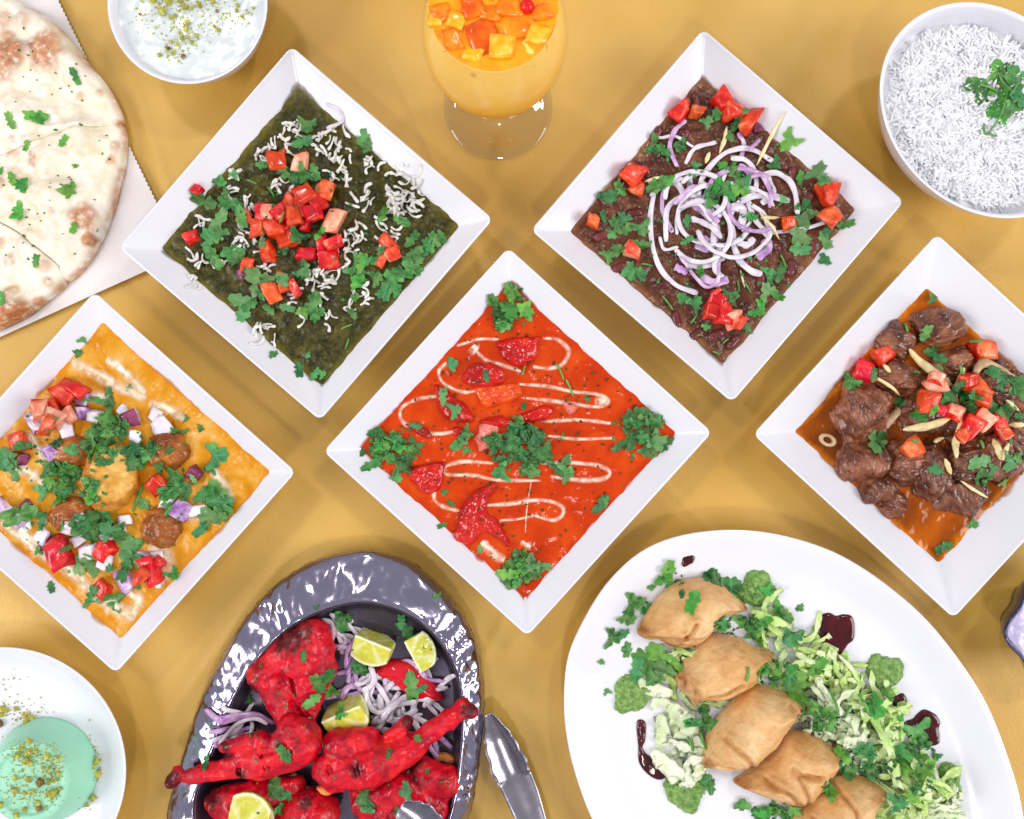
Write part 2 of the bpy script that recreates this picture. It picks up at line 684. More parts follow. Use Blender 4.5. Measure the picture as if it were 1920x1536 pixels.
def leaf_shape(kind, nseg=42):
    th = np.linspace(0, 2 * math.pi, nseg, endpoint=False)
    a = np.abs((th + math.pi) % (2 * math.pi) - math.pi)       # 0 at the tip direction
    if kind == 0:      # broad three-lobed leaf
        r = 0.50 + 0.50 * np.abs(np.cos(1.5 * a)) ** 0.7
        r *= np.where(a > 2.3, 0.35, 1.0)
        r *= 1 + 0.11 * np.cos(9 * a + 0.5)
    elif kind == 1:    # narrow torn leaf
        r = 0.35 + 0.65 * np.abs(np.cos(a)) ** 1.4
        r *= 1 + 0.16 * np.sin(7 * a + 0.7)
    elif kind == 2:    # fan
        r = np.where(a < 1.75, 0.98 - 0.08 * a, 0.30)
        r = r * (1 + 0.14 * np.sin(8 * a) ** 3 + 0.07 * np.sin(5 * th + 1))
    else:              # chopped scrap
        r = 0.45 + 0.4 * np.abs(np.cos(a + 0.4)) + 0.16 * np.sin(5 * th + 2.0) + 0.08 * np.sin(9 * th)
    return th, np.clip(r, 0.18, 1.3)


def leaf_geo(px, py, size, kind=None, rot=None, lift=0.0):
    """size: half-length in photograph pixels; returns V, F, vein"""
    kind = random.choice((0, 0, 1, 2, 2, 3)) if kind is None else kind
    rot = random.uniform(0, 2 * math.pi) if rot is None else rot
    c = settle(px, py)
    R = size * kz(c[2])
    th, r = leaf_shape(kind)
    r = r * (1 + 0.16 * vnoise(np.cos(th) * 2 + rot * 9, np.sin(th) * 2, rot * 5)) * (1 + 0.03 * np.array([random.uniform(-1, 1) for _ in r]))
    rings = (0.0, 0.3, 0.55, 0.8, 1.0)
    U = [np.zeros(2)]
    A = [0.0]
    vein = [0.6]
    for q in rings[1:]:
        for t, rr in zip(th, r):
            U.append(np.array((math.cos(t), math.sin(t))) * rr * q)
            A.append(q)
            a = abs((t + math.pi) % (2 * math.pi) - math.pi)
            vein.append(max(0.0, 0.8 * math.cos(3 * a) ** 12 * (1 - 0.5 * q)) if a < 2.3 else 0)
    U = np.array(U)
    A = np.array(A)
    n = len(th)
    ca, sa = math.cos(rot), math.sin(rot)
    off = random.uniform(0.1, 0.35)
    x = c[0] + R * ((U[:, 0] - off) * ca - U[:, 1] * sa)
    y = c[1] + R * ((U[:, 0] - off) * sa + U[:, 1] * ca)
    hz = hm_at(x, y)
    hz = np.clip(hz, c[2] - 0.8 * R, c[2] + 0.9 * R)
    B = np.stack([np.ones_like(x), x - c[0], y - c[1]], 1)
    co = np.linalg.lstsq(B, hz, rcond=None)[0]
    co[1:] = np.clip(co[1:], -0.9, 0.9)
    pl = B @ co
    z = pl + 0.45 * (hz - pl)
    curl = random.uniform(-0.1, 0.30) * R
    fold = random.uniform(0.05, 0.28) * R
    z = z + curl * (U[:, 0] ** 2) + fold * np.abs(U[:, 1]) + 0.10 * R * np.sin(U[:, 0] * 5 + rot * 3) * np.sin(U[:, 1] * 4 + rot)
    z = z + random.uniform(-0.25, 0.25) * R * U[:, 0] * 0.7
    z = np.maximum(z, hz + 0.00025) + lift
    V = np.stack([x, y, z], 1)
    F = [(0, 1 + j, 1 + (j + 1) % n) for j in range(n)]
    for k in range(len(rings) - 2):
        o = 1 + k * n
        F += [(o + j, o + n + j, o + n + (j + 1) % n, o + (j + 1) % n) for j in range(n)]
    return V, F, vein


def leaf(d, px, py, size, kind=None, rot=None, mat='leaf', place=None, lift=0.0, plural='coriander leaves', join=False):
    V, F, vein = leaf_geo(px, py, size, kind, rot, lift)
    if size < 9.5 or join:
        stamp(V, F)
        JOIN.setdefault(d, []).append((V, F, vein, ('leaf', 'leaf_pale', 'leaf_bright').index(mat)))
        return None
    pale = {'leaf': 'green', 'leaf_pale': 'pale green', 'leaf_bright': 'bright green'}[mat]
    o = mk('coriander_leaf', V, F, M[mat], attrs={'vein': vein}, do_stamp=True)
    return lab(o, d, px, py, pale + ' coriander leaf', 'coriander', pale + ' ' + plural, place)


JOIN = {}


def flush_joined():
    for d, items in JOIN.items():
        Vs, Fs, A, mi, o = [], [], [], [], 0
        for V, F, vein, k in items:
            Vs.append(V)
            Fs += [tuple(q + o for q in f) for f in F]
            mi += [k] * len(F)
            A += list(vein)
            o += len(V)
        ob = mk('small_coriander_leaves', np.concatenate(Vs), Fs, [M['leaf'], M['leaf_pale'], M['leaf_bright']], attrs={'vein': A}, midx=mi)
        tag(ob, 'many small chopped coriander leaves lying over the ' + DISH[d][0], 'coriander', None, 'stuff')


def leaves(d, f, items, mat='leaf', kinds=(0, 1, 2)):
    """items: (x, y, size across[, 'p' pale | 'b' bright | 's' scrap]) in zoom coordinates of frame f"""
    sc = FR[f][2]
    for it in items:
        px, py = zp(f, it[0], it[1])
        m, kd = mat, random.choice(kinds)
        if len(it) > 3:
            m = {'p': 'leaf_pale', 'b': 'leaf_bright', 's': mat}[it[3]]
            kd = 3 if it[3] == 's' else kd
        leaf(d, px, py, it[2] / sc * 0.78, kd, mat=m)


def bunch(d, f, x, y, rx, ry, n, size, place, mats=('leaf',), bits=0):
    sc = FR[f][2]
    for i in range(n):
        a = random.uniform(0, 2 * math.pi)
        q = math.sqrt(random.random())
        px, py = zp(f, x + rx * q * math.cos(a), y + ry * q * math.sin(a))
        leaf(d, px, py, size / sc * random.uniform(0.75, 1.35), mat=random.choice(mats), place=place,
             lift=random.uniform(0, 0.0006), join=i < 0.7 * n)
    for i in range(bits):
        a = random.uniform(0, 2 * math.pi)
        q = math.sqrt(random.random()) * 1.15
        BITS.setdefault(d, []).append(zp(f, x + rx * q * math.cos(a), y + ry * q * math.sin(a)))


BITS = {}


def flush_bits(d, label, size=(3, 6), mat='leaf_bits', name='chopped_herbs'):
    Vs, Fs, o = [], [], 0
    for px, py in BITS.get(d, []):
        V, F, _ = scrap_geo(px, py, random.uniform(*size))
        Vs.append(V)
        Fs += [tuple(q + o for q in f) for f in F]
        o += len(V)
    if Vs:
        ob = mk(name, np.concatenate(Vs), Fs, M[mat])
        tag(ob, label, 'herbs', None, 'stuff')


def scrap_geo(px, py, size):
    c = settle(px, py, r=0.0006)
    n = 7
    k = kz(c[2]) * size
    rot = random.uniform(0, 6.28)
    th = np.linspace(0, 2 * math.pi, n, endpoint=False)
    r = np.array([random.uniform(0.6, 1.1) for _ in th]) * k
    el = random.uniform(0.35, 0.9)
    x0, y0 = r * np.cos(th), r * np.sin(th) * el
    x = c[0] + x0 * math.cos(rot) - y0 * math.sin(rot)
    y = c[1] + x0 * math.sin(rot) + y0 * math.cos(rot)
    z = np.maximum(hm_at(x, y), c[2] - 0.001)
    z = np.minimum(z, c[2] + 0.0015)
    up = np.stack([x, y, z + 0.00045], 1)
    lo = np.stack([x, y, z - 0.0002], 1)
    top = np.array([[c[0], c[1], c[2] + 0.0007 + 0.1 * k]])
    V = np.concatenate([lo, up, top])
    F = [(j, (j + 1) % n, n + (j + 1) % n, n + j) for j in range(n)] + [(2 * n, n + j, n + (j + 1) % n) for j in range(n)]
    return V, F, None


def cube_mesh(seed, mats, el=(1, 1, 1), skin=True, cut=True):
    import bmesh
    rs = random.Random(seed)
    bm = bmesh.new()
    bmesh.ops.create_cube(bm, size=1.0)
    for v in bm.verts:
        for k in range(3):
            v.co[k] = v.co[k] * el[k] + rs.uniform(-0.2, 0.2)
    sk = max(bm.faces, key=lambda f: rs.random()) if skin else None
    vv = bm.verts[:]
    rs.shuffle(vv)
    if cut:
        vv[0].co *= 0.6
        vv[1].co *= 0.8
    if sk:
        sk.material_index = 1
        for v in sk.verts:
            v.co += sk.normal * 0.04
    bmesh.ops.subdivide_edges(bm, edges=bm.edges[:], cuts=3, use_grid_fill=True)
    for v in bm.verts:
        p = v.co
        r = 0.72
        v.co = p * (1 - 0.13 * (p.length / r) ** 2 * 0.8)
        q = 0.055 if cut else 0.035
        v.co += Vector([q * float(fbm(p.x * 3 + seed, p.y * 3, p.z * 3, 2)), q * float(fbm(p.y * 3 + seed, p.z * 3, p.x * 3 + 9, 2)),
                        q * float(fbm(p.z * 3 + seed, p.x * 3, p.y * 3 + 5, 2))])
    for fc in bm.faces:
        fc.smooth = True
    me = bpy.data.meshes.new('tomato_piece')
    bm.to_mesh(me)
    bm.free()
    for m in mats:
        me.materials.append(m)
    return me


CUBES = {}


def cubes(key, mats, els, cut=True):
    CUBES[key] = [cube_mesh(hash(key) % 97 + i if False else sum(map(ord, key)) + i * 7, mats, els[i % len(els)], cut=cut) for i in range(8)]


E_ = [(1, .9, .8), (1.25, .8, .7), (.9, .9, .9), (1.4, .7, .6), (1.1, 1, .55)]
cubes('r', [M['tom_flesh'], M['tom_skin']], E_)
cubes('p', [M['tom_pale'], M['tom_flesh']], E_)
cubes('o', [M['tom_orange'], M['tom_flesh']], E_)
M['dice_white'] = food('onion_dice_white', [(0.3, '#D4C8D8'), (0.55, '#EAE4EA'), (0.75, '#F0ECE0')], 1.6, 0.2, 0.25, (1, .8, 1), 0.002, 0.4, 3, 0.001, 0.3, 0.06)
M['dice_purple'] = food('onion_dice_purple', [(0.35, '#8E5A9C'), (0.5, '#C2A0C8'), (0.62, '#E8DCE8')], 1.4, 0.2, 0.2, (1, .6, 1), 0.002, 0.4, 3, 0.001, 0.3, 0.08)
M['dice_dark'] = food('onion_dice_dark', [(0.3, '#5A1832'), (0.7, '#96446C')], 1.8, 0.25, 0.1, (1, .4, .7), 0.002, 0.4, 3, 0.001, 0.3)
cubes('w', [M['dice_white'], M['dice_white']], [(1.1, 1, .35), (1.3, .8, .3)])
cubes('u', [M['dice_purple'], M['dice_dark']], [(1.1, 1, .35), (1.3, .8, .3)])
cubes('d', [M['dice_dark'], M['dice_dark']], [(1.1, 1, .4)])
WORDS = dict(r=('diced red tomato piece', 'tomato'), p=('pale pink tomato piece', 'tomato'), o=('orange tinted tomato piece', 'tomato'),
             w=('chopped white onion piece', 'onion'), u=('chopped purple onion piece', 'onion'), d=('dark red onion piece', 'onion'))


def chunk(d, px, py, size, key='r', place=None, sink=0.12, tilt=0.35):
    """size: width in photograph pixels"""
    me = random.choice(CUBES[key])
    p = settle(px, py, r=size * S * 0.3)
    s = size * kz(p[2]) * 0.92
    nm = 'onion_piece' if key in 'wud' else 'tomato_piece'
    o = bpy.data.objects.new(nm, me)
    COL.objects.link(o)
    h = s * (0.34 if key not in 'wud' else 0.18)
    o.location = (p[0], p[1], p[2] + h * (1 - sink))
    e = (random.uniform(-tilt, tilt), random.uniform(-tilt, tilt), random.uniform(0, 6.28))
    o.rotation_euler = e
    o.scale = (s, s, s)
    mw = Matrix.LocRotScale(o.location, o.rotation_euler, o.scale)
    V = np.array([mw @ v.co for v in me.vertices])
    stamp(V, [tuple(q.vertices) for q in me.polygons])
    w, cat = WORDS[key]
    return lab(o, d, px, py, w, cat, w + 's', place)


def chunks(d, f, items, place=None, k=0.92):
    for it in items:
        px, py = zp(f, it[0], it[1])
        chunk(d, px, py, it[2] * 2 / FR[f][2] * k * (1.25 if (it[3] if len(it) > 3 else 'r') not in 'wud' else 1.0), it[3] if len(it) > 3 else 'r', place)


def strip_geo(path, width, thick, lift=0.0, n=14, taper=0.0, roll=0.0, wave=0.0, follow=0.75, flat=False, zmin=None):
    """path in photograph pixels, width in photograph pixels, thick in metres: a strip lying on what is there"""
    p0 = settle(path[len(path) // 2][0], path[len(path) // 2][1])
    pp = catmull(path, n)
    W = np.array([P(a, b, p0[2] + lift) for a, b in pp])
    hz = hm_at(W[:, 0], W[:, 1])
    hz = np.clip(hz, np.median(hz) - 0.006, np.median(hz) + 0.012)
    sm = hz.copy()
    for _ in range(6):
        sm = np.maximum(hz * follow + sm * (1 - follow), np.convolve(np.pad(sm, 1, mode='edge'), [.25, .5, .25], 'valid'))
    if zmin is not None:
        sm = np.maximum(sm, zmin)
    W[:, 2] = sm + thick * 0.45 + lift
    T = np.gradient(W, axis=0)
    T /= np.linalg.norm(T, axis=1)[:, None] + 1e-12
    side = np.stack([-T[:, 1], T[:, 0], np.zeros(n)], 1)
    side /= np.linalg.norm(side, axis=1)[:, None] + 1e-12
    up = np.cross(T, side)
    k = kz(p0[2])
    t = np.linspace(0, 1, n)
    w = np.full(n, width * k / 2)
    if taper:
        w = w * (1 - taper * np.abs(2 * t - 1) ** 2.5)
    w = w * (1 + 0.12 * np.sin(t * 17 + random.uniform(0, 6)))
    w[0] *= 0.7
    w[-1] *= 0.7
    V = []
    cs = [(-1, 0), (-.75, .8), (0, 1), (.75, .8), (1, 0), (.75, -.8), (0, -1), (-.75, -.8)] if not flat else \
         [(-1, .3), (-.5, .8), (0, 1), (.5, .8), (1, .3), (.5, -.6), (0, -.8), (-.5, -.6)]
    ro = roll + random.uniform(-0.2, 0.2)
    for i in range(n):
        a = ro * math.sin(t[i] * 3.1 + 0.6)
        wv = wave * math.sin(t[i] * 19 + path[0][0])
        for cx, cz in cs:
            sx, sz = cx * w[i], cz * thick / 2
            sz += wv * cx * w[i]
            if flat:
                sz += 0.35 * w[i] * (cx * cx - 0.4)
            V.append(W[i] + side[i] * (sx * math.cos(a) - sz * math.sin(a)) + up[i] * (sx * math.sin(a) + sz * math.cos(a)))
    m = len(cs)
    F = []
    for i in range(n - 1):
        for j in range(m):
            F.append((i * m + j, (i + 1) * m + j, (i + 1) * m + (j + 1) % m, i * m + (j + 1) % m))
    F.append(tuple(range(m)))
    F.append(tuple((n - 1) * m + j for j in reversed(range(m))))
    return np.array(V), F


def strip(d, f, pts, width, thick, mat, name, what, cat, plural, place=None, lift=0.0, **kw):
    sc = FR[f][2]
    path = [zp(f, a, b) for a, b in pts]
    V, F = strip_geo(path, width / sc, thick, lift, **kw)
    o = mk(name, V, F, M[mat], do_stamp=True)
    c = path[len(path) // 2]
    return lab(o, d, c[0], c[1], what, cat, plural, place)


def shreds(d, f, x, y, r, n, length, width, thick, mat, name, what, cat, plural, place=None, curl=1.0, n_pts=9, ry=None, lift=0.0, **kw):
    for _ in range(n):
        a, q = random.uniform(0, 6.28), math.sqrt(random.random())
        cx, cy = x + r * q * math.cos(a), y + (ry or r) * q * math.sin(a)
        L = length * random.uniform(0.55, 1.25)
        b = random.uniform(0, 6.28)
        cv = random.uniform(-curl, curl)
        pts = []
        for t in (-0.5, -0.17, 0.17, 0.5):
            ang = b + cv * t * 1.6
            pts.append((cx + L * t * math.cos(ang) - 0.25 * cv * L * (t * t * 4 - 0.5) * math.sin(b) * 0.6,
                        cy + L * t * math.sin(ang) + 0.25 * cv * L * (t * t * 4 - 0.5) * math.cos(b) * 0.6))
        strip(d, f, pts, width * random.uniform(0.7, 1.2), thick, mat, name, what, cat, plural,
              place, lift=lift + random.uniform(0, 0.0008), n=n_pts, **kw)


def stick(d, f, x, y, L, ang=None, w=7, mat='stick'):
    ang = random.uniform(0, 3.14) if ang is None else ang
    dx, dy = L / 2 * math.cos(ang), L / 2 * math.sin(ang)
    strip(d, f, [(x - dx, y - dy), (x + 2, y - 2), (x + dx, y + dy)], w, 0.0011, mat, 'coriander_sprig', 'thin green coriander stem', 'coriander',
          'coriander stems', n=7)


def drizzle(d, f, pts, width, mat, name, label, n=None, endw=0.6):
    """a poured line of cream: a low bead whose rim thins out into the sauce"""
    sc = FR[f][2]
    path = np.array([zp(f, a, b) for a, b in pts])
    n = n or max(16, int(len(pts) * 10))
    pp = catmull(path, n)
    c = settle(*pp[n // 2])
    W = np.array([P(a, b, c[2]) for a, b in pp])
    T = np.gradient(W[:, :2], axis=0)
    T /= np.linalg.norm(T, axis=1)[:, None] + 1e-12
    sd = np.stack([-T[:, 1], T[:, 0]], 1)
    k = kz(c[2])
    t = np.linspace(0, 1, n)
    w = width / sc * k / 2 * (1 + 0.22 * vnoise(t * 9 + pts[0][0], pts[0][1]))
    w = w * (1 - (1 - endw) * np.abs(2 * t - 1) ** 6)
    cols = np.linspace(-1, 1, 9)
    V, A = [], []
    for i in range(n):
        for q in cols:
            x, y = W[i, :2] + sd[i] * q * w[i] * 1.25
            z = hm_at(x, y)[0] + 0.00015 + 0.00022 * (1 - q * q)
            V.append((x, y, z))
            e = 1 if 0 < i < n - 1 else 0
            A.append(e * min(1.0, max(0.0, (1 - abs(q)) * 1.35)))
    F = grid_faces(n, 9, flip=False)
    V = np.array(V)
    a, b, c2 = V[F[0][0]], V[F[0][1]], V[F[0][2]]
    if np.cross(b - a, c2 - a)[2] < 0:
        F = [q[::-1] for q in F]
    o = mk(name, V, F, M[mat], attrs={'alpha': A}, do_stamp=False)
    px, py = pp[n // 2]
    w_ = where(d, px, py)
    return tag(o, '%s on the %s, %s' % (label, DISH[d][0], w_), 'cream', 'cream swirls on the %s, %s' % (DISH[d][0], w_))


def nut(d, px, py, size, mat='nut', place=None):
    p = settle(px, py, r=0.0008)
    s = size * kz(p[2]) * 0.5
    th = [(a, b) for a in range(8) for b in range(5)]
    V = []
    rs = random.random() * 50
    for b in range(1, 5):
        ph = -math.pi / 2 + math.pi * b / 5
        for a in range(8):
            t = 2 * math.pi * a / 8
            v = np.array((math.cos(ph) * math.cos(t), math.cos(ph) * math.sin(t) * 0.8, math.sin(ph) * 0.75))
            V.append(v * (1 + 0.45 * float(vnoise(v[0] * 1.6 + rs, v[1] * 1.6, v[2] * 1.6))))
    V.append(np.array((0, 0, -0.7)))
    V.append(np.array((0, 0, 0.7)))
    V = np.array(V) * s
    r = random.uniform(0, 6.28)
    V = np.stack([V[:, 0] * math.cos(r) - V[:, 1] * math.sin(r), V[:, 0] * math.sin(r) + V[:, 1] * math.cos(r), V[:, 2]], 1)
    V += np.array((p[0], p[1], p[2] + s * 0.45))
    F = grid_faces(4, 8, wrap=True) + [(32, (j + 1) % 8, j) for j in range(8)] + [(33, 24 + j, 24 + (j + 1) % 8) for j in range(8)]
    o = mk('pistachio_piece', V, F, M[mat], smooth=False, do_stamp=True)
    w = 'brown skinned pistachio piece' if mat == 'nut_dark' else 'chopped green pistachio piece'
    return lab(o, d, px, py, w, 'pistachio', w + 's', place)


def crumbs(d, name, label, pts, size, mat, cat='nuts'):
    Vs, Fs, o = [], [], 0
    for px, py in pts:
        p = settle(px, py, r=0.0004)
        s = random.uniform(*size) * kz(p[2]) * 0.5
        V = np.array([(1, 0, 0), (-1, 0, 0), (0, 1, 0), (0, -1, 0), (0, 0, 1), (0, 0, -0.6)]) * s
        V = V * RNG.uniform(0.6, 1.3, (6, 1)) + RNG.uniform(-.25, .25, (6, 3)) * s + np.array((p[0], p[1], p[2] + 0.25 * s))
        F = [(0, 2, 4), (2, 1, 4), (1, 3, 4), (3, 0, 4), (2, 0, 5), (1, 2, 5), (3, 1, 5), (0, 3, 5)]
        Vs.append(V)
        Fs += [tuple(q + o for q in f) for f in F]
        o += 6
    ob = mk(name, np.concatenate(Vs), Fs, M[mat], smooth=False)
    return tag(ob, label, cat, None, 'stuff')

# ================================================================== the table
def build_cloth():
    nx, ny = 640, 520
    X, Y = np.meshgrid(np.linspace(-0.75, 0.75, nx), np.linspace(-0.65, 0.65, ny), indexing='ij')
    Z = -0.0022 + 0.0011 * fbm(X * 7 + 3, Y * 7, 0.4, 3)
    px, py = X / S + 960, -Y / S + 768

    def fold(x0, y0, x1, y1, w, h, side=1.0):
        d = np.array((x1 - x0, y1 - y0), float)
        L = np.hypot(*d)
        d /= L
        t = (px - x0) * d[0] + (py - y0) * d[1]
        q = -(px - x0) * d[1] + (py - y0) * d[0]
        m = np.clip((t + 60) / 120, 0, 1) * np.clip((L + 60 - t) / 120, 0, 1)
        return h * m * np.exp(-(q / w) ** 2)
    Z += fold(1380, 260, 1600, -60, 45, 0.0035) + fold(1300, 130, 1480, -120, 60, 0.003)
    Z += fold(640, 60, 760, -60, 50, 0.002) + fold(1210, 900, 1400, 1110, 14, 0.0013) + fold(820, 520, 900, 440, 30, 0.0016)
    Z += fold(230, 1560, 330, 1300, 50, 0.0022) + fold(560, 900, 680, 980, 40, 0.0018)
    Z += fold(690, 20, 930, 560, 9, 0.0011) + fold(1180, 840, 1460, 1130, 9, 0.0012) + fold(560, 1010, 330, 1330, 10, 0.0011) + fold(900, 1250, 1040, 980, 9, 0.001)
    Z += fold(1500, 520, 1390, 820, 10, 0.001) + fold(240, 130, 330, 400, 10, 0.001)
    Z = np.minimum(Z, 0.0012)
    V = np.stack([X, Y, Z], -1).reshape(-1, 3)
    o = mk('tablecloth', V, grid_faces(nx, ny, flip=True), M['cloth'], loc=np.zeros(3))
    return tag(o, 'golden yellow tablecloth under all the dishes', 'tablecloth', None, 'structure')


build_cloth()


# ================================================================== square plates and their curries
def rsq(half, r, ns=9, nc=6):
    pts = []
    for q in range(4):
        a0 = q * math.pi / 2
        cx, cy = half - r, half - r
        loc = [(half, -(half - r) + (2 * (half - r)) * i / ns) for i in range(ns)]
        loc += [(cx + r * math.cos(t), cy + r * math.sin(t)) for t in np.linspace(0, math.pi / 2, nc, endpoint=False)]
        for x, y in loc:
            pts.append((x * math.cos(a0) - y * math.sin(a0), x * math.sin(a0) + y * math.cos(a0)))
    return np.array(pts)


PL = dict(
    P=((557, 95), (929, 405), (590, 790), (217, 460)),
    D=((1317, 62), (1700, 383), (1375, 755), (990, 418)),
    C=((952, 470), (1337, 810), (990, 1197), (604, 838)),
    K=((177, 550), (557, 878), (212, 1267), (-158, 925)),
    L=((1748, 440), (2135, 795), (1797, 1158), (1410, 803)))
FILL = dict(P=559, D=538, C=592, K=589, L=520)
RIM_Z = 0.0345
PLATE = {}


def plate(key, label):
    W = np.array([P(x, y, RIM_Z)[:2] for x, y in PL[key]])
    c = W.mean(0)
    dg = (np.linalg.norm(W[0] - W[2]) + np.linalg.norm(W[1] - W[3])) / 2
    a = dg / (2 * math.sqrt(2))
    e = (W[1] - W[0]) + (W[2] - W[3])
    ang = math.atan2(e[1], e[0])
    ca, sa = math.cos(ang), math.sin(ang)
    f = a / 0.0884
    prof = [(.0480, .0030, .004), (.0500, .0006, .004), (.0520, .0002, .004), (.0535, .0008, .004), (.0560, .004, .004), (.0700, .0170, .004),
            (.0850, .0300, .0045), (.0868, .0318, .0048), (.0878, .0330, .0048), (.0884, .0340, .0048), (.0882, .0346, .0046), (.0876, .0348, .0042),
            (.0869, .0345, .0036), (.0863, .0339, .003), (.0850, .03285, .0025), (.0700, .0213, .002), (.0560, .01062, .002),
            (.0520, .0076, .003), (.0500, .0066, .004), (.0470, .0062, .005), (.0200, .0060, .004)]
    loops = []
    for h, z, r in prof:
        q = rsq(h * f, r)
        loops.append(np.stack([c[0] + q[:, 0] * ca - q[:, 1] * sa, c[1] + q[:, 0] * sa + q[:, 1] * ca, np.full(len(q), z)], 1))
    V, F = loops_mesh(loops)
    o = mk('square_plate', V, F, M['ceramic'], do_stamp=True)
    tag(o, label, 'plate', 'white square plates')
    # height at which a fill of this width meets the sloping wall
    hs = FILL[key] / (2 * math.sqrt(2)) * S * 0.962
    zs = .0339 - (.0863 * f - hs) * (.0339 - .0076) / (.0863 - .0520)
    PLATE[key] = (c, ang, hs, zs)
    return o


def sauce(key, name, label, cat, mat, relief, n=165, extra=0.0022, bumps=()):
    c, ang, hs, zs = PLATE[key]
    a = hs + extra
    u = np.linspace(-1, 1, n)
    U, Vv = np.meshgrid(u, u, indexing='ij')
    ca, sa = math.cos(ang), math.sin(ang)
    X = c[0] + a * (U * ca - Vv * sa)
    Y = c[1] + a * (U * sa + Vv * ca)
    m = np.maximum(np.abs(U), np.abs(Vv)) * a
    # uneven waterline on the wall
    Z = zs + relief(X, Y) * np.clip((hs - m) / 0.006, 0.2, 1) + 0.0006 * fbm(X * 110, Y * 110, 2.2, 3)
    for bx, by, r, h in bumps:
        px, py = zp(key, bx, by)
        p = P(px, py, zs)
        d = np.hypot(X - p[0], Y - p[1])
        Z += h * np.exp(-(d / (r / FR[key][2] * S)) ** 2)
    edge = np.clip((m - (hs - 0.0042 + 0.0016 * fbm(X * 70, Y * 70, 1.0, 3))) / 0.0045, 0, 1)
    W = np.stack([X, Y, Z], -1).reshape(-1, 3)
    o = mk(name, W, grid_faces(n, n, flip=True), mat, attrs={'edge': edge.ravel()}, do_stamp=True)
    # orientation check: the surface must look up
    v0, v1, v2 = W[0], W[n], W[1]
    if np.cross(v1 - v0, v2 - v0)[2] > 0:
        pass
    tag(o, label, cat)
    smear(key, o, mat)
    return o


def smear(key, sauce_obj, mat):
    """thin film the sauce has left on the sloping wall above its waterline"""
    c, ang, hs, zs = PLATE[key]
    f = (hs + (.0339 - zs) * (.0863 - .0520) / (.0339 - .0076)) / .0863
    ca, sa = math.cos(ang), math.sin(ang)
    n = 520
    t = np.linspace(0, 8, n, endpoint=False)
    side, u = np.floor(t / 2).astype(int), (t % 2) - 1
    w = 0.0004 + 0.0046 * np.clip(fbm(t * 3.1 + ord(key), 0.3, 1.0, 4) - 0.12, 0, 1) ** 1.3
    V, A = [], []
    rows = 6
    for i in range(rows):
        k = i / (rows - 1)
        h = hs - 0.0012 + (0.0012 + w) * k
        z = .0339 - (.0863 * f - h) * (.0339 - .0076) / (.0863 - .0520) + 0.00022
        for j in range(n):
            x, y = [(h[j], u[j] * h[j]), (-u[j] * h[j], h[j]), (-h[j], -u[j] * h[j]), (u[j] * h[j], -h[j])][side[j]]
            V.append((c[0] + x * ca - y * sa, c[1] + x * sa + y * ca, z[j]))
            A.append((1 - k) ** 0.7 * min(1.0, w[j] / 0.0012))
    m = mat.copy()
    m.name = mat.name + '_film'
    nt_ = m.node_tree
    b = nt_.nodes['Principled BSDF']
    at = nt_.nodes.new('ShaderNodeAttribute')
    at.attribute_name = 'alpha'
    nt_.links.new(at.outputs['Fac'], b.inputs['Alpha'])
    F = grid_faces(rows, n, wrap=True)
    o = mk('sauce_film', np.array(V), F, m, sauce_obj, attrs={'alpha': A, 'edge': np.full(len(A), 0.8)})
    return o


plate('P', 'white square plate holding the dark green spinach curry')
plate('D', 'white square plate holding the brown bean curry with onion rings')
plate('C', 'white square plate holding the orange curry with cream swirls')
plate('K', 'white square plate holding the yellow dumpling curry, cut by the picture edge')
plate('L', 'white square plate holding the brown meat stew, cut by the picture edge')

sauce('P', 'spinach_curry', 'thick dark green spinach curry filling a square plate', 'curry',
      make_sauce('spinach', [(0.3, '#1E1D07'), (0.5, '#38350C'), (0.7, '#5A5116')], '#74691A', 160, 0.12, 0.8, 230, 0.0011, speck='#8A8240', fine=0.5),
      lambda x, y: 0.0013 * fbm(x * 140, y * 140, 0, 3))
sauce('D', 'bean_curry', 'thick brown kidney bean curry filling a square plate', 'curry',
      make_sauce('beans', [(0.3, '#3A1D14'), (0.5, '#583222'), (0.7, '#7A4C36')], '#96643E', 110, 0.13, 0.8, 150, 0.0012, speck='#8C6450'),
      lambda x, y: 0.0016 * fbm(x * 90, y * 90, 3, 4))
sauce('C', 'orange_curry', 'smooth bright orange curry with cream swirls filling a square plate', 'curry',
      make_sauce('orange_gravy', [(0.3, '#A82A00'), (0.5, '#C23802'), (0.7, '#CE4C08')], '#B03000', 45, 0.16, 0.5, 70, 0.0022, speck='#B8480F'),
      lambda x, y: 0.0008 * fbm(x * 80, y * 80, 6, 3))
sauce('K', 'dumpling_curry', 'creamy yellow orange curry around fried dumplings in a square plate', 'curry',
      make_sauce('yellow_gravy', [(0.3, '#B87208'), (0.46, '#CC8814'), (0.6, '#D69E40'), (0.75, '#E0BC84')], '#CE7E04', 55, 0.15, 0.7, 130, 0.0013, speck='#9C5E18'),
      lambda x, y: 0.0008 * fbm(x * 80, y * 80, 9, 4))
sauce('L', 'stew_gravy', 'oily orange brown gravy around the meat chunks in a square plate', 'gravy',
      make_sauce('stew_gravy', [(0.36, '#4A2000'), (0.5, '#8E4202'), (0.62, '#C05E06')], '#DE8204', 13, 0.08, 0.4, 50, 0.002),
      lambda x, y: 0.0004 * fbm(x * 60, y * 60, 12, 3))


# ================================================================== round and oval dishes
def px_outline(pts, n, z, closed_curve=True):
    q = catmull(pts, 400, closed=True)
    W = np.array([P(a, b, z)[:2] for a, b in q])
    return even(ccw(W), n)


def rings(outline, prof, centre=None):
    """prof: (scale about the centre, z)"""
    c = outline.mean(0) if centre is None else centre
    return [np.concatenate([c + (outline - c) * s, np.full((len(outline), 1), z)], 1) for s, z in prof]


